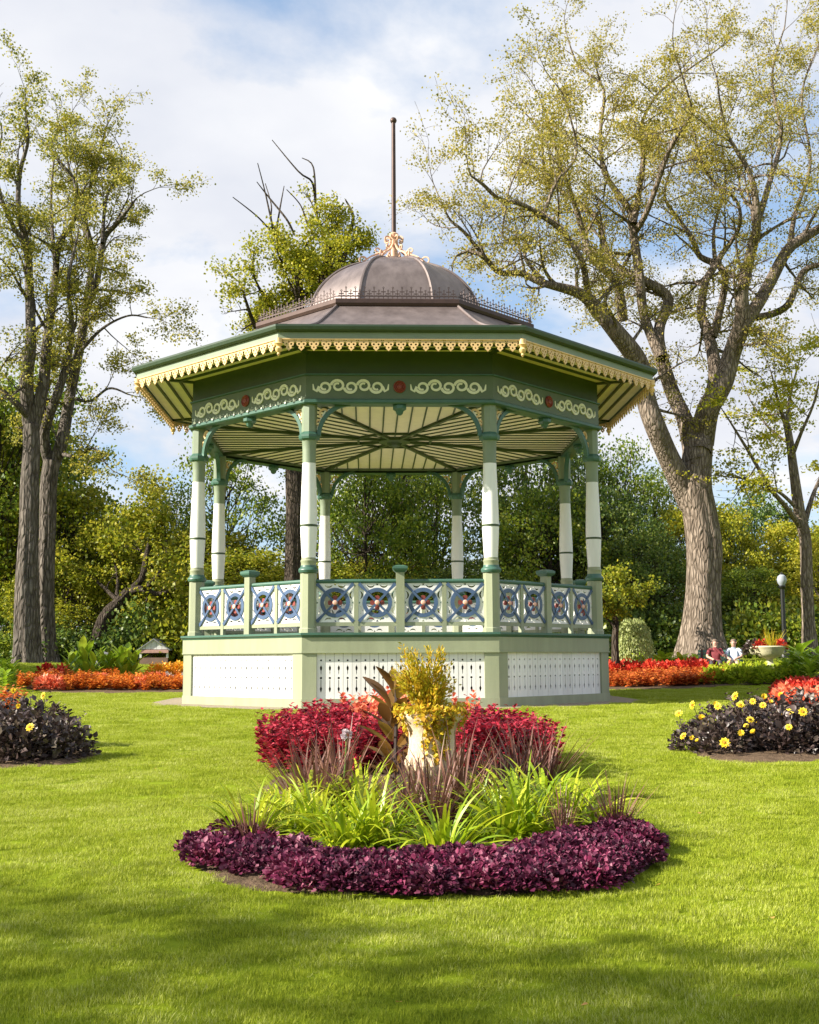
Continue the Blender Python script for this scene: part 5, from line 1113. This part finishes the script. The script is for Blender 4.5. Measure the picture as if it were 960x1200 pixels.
# ------------------------------------------------------------------ bench and the two seated people
benchm = M('bench_green', (0.10, 0.26, 0.20), .5, var=.12)
bxp, byp, _ = at(846, 770, 40.0); bz0 = float(gz(bxp, byp))
e = bpy.data.objects.new('park_bench', None); COL.objects.link(e); e.location = (bxp - .12, byp, bz0); e.rotation_euler = (0, 0, R(-6)); tag(e, 'green slatted park bench in front of the huge elm', 'bench')
for i in range(4): ob('seat_slat', MB().box(-.62, .85, -.22 + i * .115, -.22 + i * .115 + .095, .42, .45).mesh('seat_slat', benchm), e)
for i in range(4): ob('back_slat', MB().box(-.62, .85, .25 + i * .02, .28 + i * .02, .52 + i * .105, .60 + i * .105).mesh('back_slat', benchm), e)
for sx in (-.50, .70):
    ob('leg', MB().box(sx - .03, sx + .03, -.20, -.14, -.15, .42).mesh('leg', iron), e); ob('leg', MB().box(sx - .03, sx + .03, .24, .30, -.15, .95).mesh('leg', iron), e)
skin = M('skin', (0.52, 0.30, 0.22), .55, var=.06); hairm = M('brown_hair', (0.20, 0.14, 0.10), .7, var=.2)
def person(loc, rz, shirt, trousers, legs_bare, seed, label, lean, hand_up):
    e_ = bpy.data.objects.new('person', None); COL.objects.link(e_); e_.location = loc; e_.rotation_euler = (0, 0, rz); tag(e_, label, 'person', 'people seated on the bench')
    J = {'hip': (0, 0, .52), 'belly': (0, -.03, .66), 'chest': (0, -.05 + lean * .1, .86), 'neck': (0, -.06 + lean * .0, 1.04), 'head': (0, -.10, 1.13), 'crown': (0, -.10, 1.27)}
    E = [('hip', 'belly'), ('belly', 'chest'), ('chest', 'neck'), ('neck', 'head'), ('head', 'crown')]; rad = {'hip': .17, 'belly': .155, 'chest': .16, 'neck': .06, 'head': .088, 'crown': .07}
    for s_, sd_ in ((-1, 'l'), (1, 'r')):
        J['th' + sd_] = (s_ * .11, -.10, .53); J['kn' + sd_] = (s_ * .14, -.50, .52); J['an' + sd_] = (s_ * .12 + (.05 if hand_up else .12), -.62, .09); J['to' + sd_] = (s_ * .12 + (.05 if hand_up else .14), -.82, .05)
        J['sh' + sd_] = (s_ * .19, -.05, .96); J['el' + sd_] = (s_ * .27, -.20, .72)
        J['wr' + sd_] = (.03, -.22, 1.00) if (hand_up and s_ > 0) else (s_ * .10, -.42, .64); J['hd' + sd_] = (.01, -.22, 1.08) if (hand_up and s_ > 0) else (s_ * .05, -.50, .60)
        E += [('hip', 'th' + sd_), ('th' + sd_, 'kn' + sd_), ('kn' + sd_, 'an' + sd_), ('an' + sd_, 'to' + sd_), ('chest', 'sh' + sd_), ('sh' + sd_, 'el' + sd_), ('el' + sd_, 'wr' + sd_), ('wr' + sd_, 'hd' + sd_)]
        rad.update({'th' + sd_: .105, 'kn' + sd_: .068, 'an' + sd_: .045, 'to' + sd_: .04, 'sh' + sd_: .075, 'el' + sd_: .05, 'wr' + sd_: .036, 'hd' + sd_: .045})
    names = list(J); me = bpy.data.meshes.new('body'); me.from_pydata([J[n_] for n_ in names], [(names.index(a_), names.index(b_)) for a_, b_ in E], [])
    o = bpy.data.objects.new('body', me); COL.objects.link(o); md = o.modifiers.new('skin', 'SKIN'); md.use_smooth_shade = True
    for i, n_ in enumerate(names): me.skin_vertices[0].data[i].radius = (rad[n_], rad[n_] * (.8 if n_ in ('chest', 'belly') else 1)); me.skin_vertices[0].data[i].use_root = (n_ == 'hip')
    sb = o.modifiers.new('sub', 'SUBSURF'); sb.levels = 2; sb.render_levels = 2
    dg = bpy.context.evaluated_depsgraph_get(); bm_ = bpy.data.meshes.new_from_object(o.evaluated_get(dg)); bpy.data.objects.remove(o); bpy.data.meshes.remove(me)
    bm_.materials.clear(); [bm_.materials.append(m_) for m_ in (skin, shirt, trousers)]
    for p_ in bm_.polygons:
        c = p_.center; arm = abs(c.x) > .17 and c.z > .62
        low = c.z < .60 and c.y < -.02
        if c.z > 1.035 or (c.y < -.38 and c.z > .56 and abs(c.x) < .2 and not (c.z < .62)) : k_ = 0
        elif c.z < .60: k_ = 0 if (legs_bare and (c.y < -.42)) else 2
        elif abs(c.x) > .22 and c.z < .80: k_ = 0
        elif c.y < -.30: k_ = 0
        else: k_ = 1
        p_.material_index = k_
    ob('body', bm_, e_)
    # face and hair
    hd = MB(); hd.lathe([(.0, -.01), (.07, .0), (.092, .04), (.096, .085), (.078, .125), (.03, .145), (0, .148)], 14, c=(0, -.060, 1.165), cap0=False, cap1=False); ob('hair', hd.mesh('hair', hairm, True), e_)
    nose = MB(); nose.tube([(0, -.178, 1.185), (0, -.205, 1.165), (0, -.185, 1.158)], [.008, .014, .012], 6); ob('nose', nose.mesh('nose', skin, True), e_)
    for s_ in (-1, 1): ob('ear', MB().lathe([(.0, -.028), (.018, -.01), (.02, .012), (0, .03)], 8, c=(s_ * .092, -.10, 1.18), cap0=False, cap1=False).mesh('ear', skin, True), e_)
    for s_ in (-1, 1): ob('shoe', MB().lathe([(.045, -.06), (.06, -.02), (.055, .03), (.02, .06)], 10, c=(J['tol'][0] if s_ < 0 else J['tor'][0], J['tol'][1] + .07, .055)).mesh('shoe', M('shoe', (.12, .10, .09), .6), True), e_)
maroon = M('maroon_cloth', (0.22, 0.035, 0.045), .8, var=.12); whitec = M('white_cloth', (0.62, 0.66, 0.74), .8, var=.08, col2=(.25, .33, .5)); navy = M('dark_trousers', (0.05, 0.04, 0.05), .8); khaki = M('khaki_shorts', (0.40, 0.34, 0.26), .8)
person((bxp - .22, byp - .02, bz0 - .03), R(-14), maroon, navy, False, 1, 'seated person in a maroon shirt with a hand to the chin', .5, True)
person((bxp + .42, byp - .02, bz0 - .03), R(-22), whitec, khaki, True, 2, 'seated person in a white and blue shirt with bare legs', 1, False)

# ------------------------------------------------------------------ kiosk, fence and boulder beyond the left bed
kw = M('kiosk_white', (0.62, 0.63, 0.62), .6, var=.08); kr = M('kiosk_roof', (0.20, 0.21, 0.22), .7, var=.12); kd = M('kiosk_brown', (0.20, 0.12, 0.09), .7, var=.15)
x, y, _ = at(184, 770, 47.0); z0 = float(gz(x, y)); wK = 34 / FPX * 47; zA = float(at(184, 748.5, 47.0)[2]) - z0; zE = float(at(184, 760.5, 47.0)[2]) - z0
e = bpy.data.objects.new('garden_kiosk', None); COL.objects.link(e); e.location = (x, y, z0); tag(e, 'small white gabled kiosk with grey roof beyond the orange coleus bed', 'kiosk')
hK = wK / 2
for i in range(5):
    xa, xb = -hK * .92 + i * hK * 1.84 / 5, -hK * .92 + (i + 1) * hK * 1.84 / 5 - .012
    zr = lambda x_: zE + (zA - zE) * (1 - abs(x_) / hK) - .03
    P = [(xa, zE - .02), (xb, zE - .02), (xb, zr(xb))] + ([(0, zr(0))] if xa < 0 < xb else []) + [(xa, zr(xa))]
    ob('gable_board', MB().prism(P, 'y', -.62, -.59).mesh('gable_board', kw), e)
for sx in (-1, 1): ob('roof', MB().prism([(0, zA), (sx * hK * 1.1, zE - .03), (sx * hK * 1.1, zE - .07), (0, zA - .045)], 'y', -.70, .8).mesh('roof', kr), e)
ob('counter', MB().box(-hK * .95, hK * .95, -.60, -.50, -.1, zE * .42).mesh('counter', kd), e); ob('awning', MB().box(-hK, hK, -.66, -.56, zE - .16, zE - .035).mesh('awning', M('kiosk_awning', (.45, .26, .22), .7)), e)
for sx in (-1, 1): ob('post', MB().box(sx * hK * .9 - .04, sx * hK * .9 + .04, -.58, -.50, zE * .4, zE - .15).mesh('post', kw), e)
ob('back_wall', MB().box(-hK * .9, hK * .9, .5, .58, -.1, zE).mesh('back_wall', kd), e)
xF, yF2, _ = at(208, 770, 48.0); e = bpy.data.objects.new('board_fence', None); COL.objects.link(e); e.location = (xF, yF2, float(gz(xF, yF2))); tag(e, 'low brown board fence between the kiosk and the bandstand', 'fence')
for i in range(9): ob('fence_board', MB().box(-.45 + i * .16, -.45 + i * .16 + .145, 0, .025, 0, .62 + .02 * (i % 2)).mesh('fence_board', kd), e)
ob('fence_rail', MB().box(-.45, .98, .026, .06, .45, .52).mesh('fence_rail', kd), e)
x, y, _ = at(121, 770, 45.0); bm_ = MB(); gq = np.random.default_rng(8)
bm_.lathe([(.30, -.1), (.34, .12), (.30, .32), (.2, .44), (.06, .48)], 9); bm_.v = [(a_ * (1 + gq.uniform(-.12, .12)), b_ * (1 + gq.uniform(-.12, .12)), c_ * (1 + gq.uniform(-.08, .08))) for a_, b_, c_ in bm_.v]
o = ob('boulder', bm_.mesh('boulder', M('grey_stone', (0.22, 0.22, 0.23), .9, var=.2, scale=9, bump=.5), True), None, (x, y, float(gz(x, y)) - .05), (0, 0, .4), (1, 1, 1.15)); tag(o, 'grey boulder standing behind the cannas of the left bed', 'boulder')
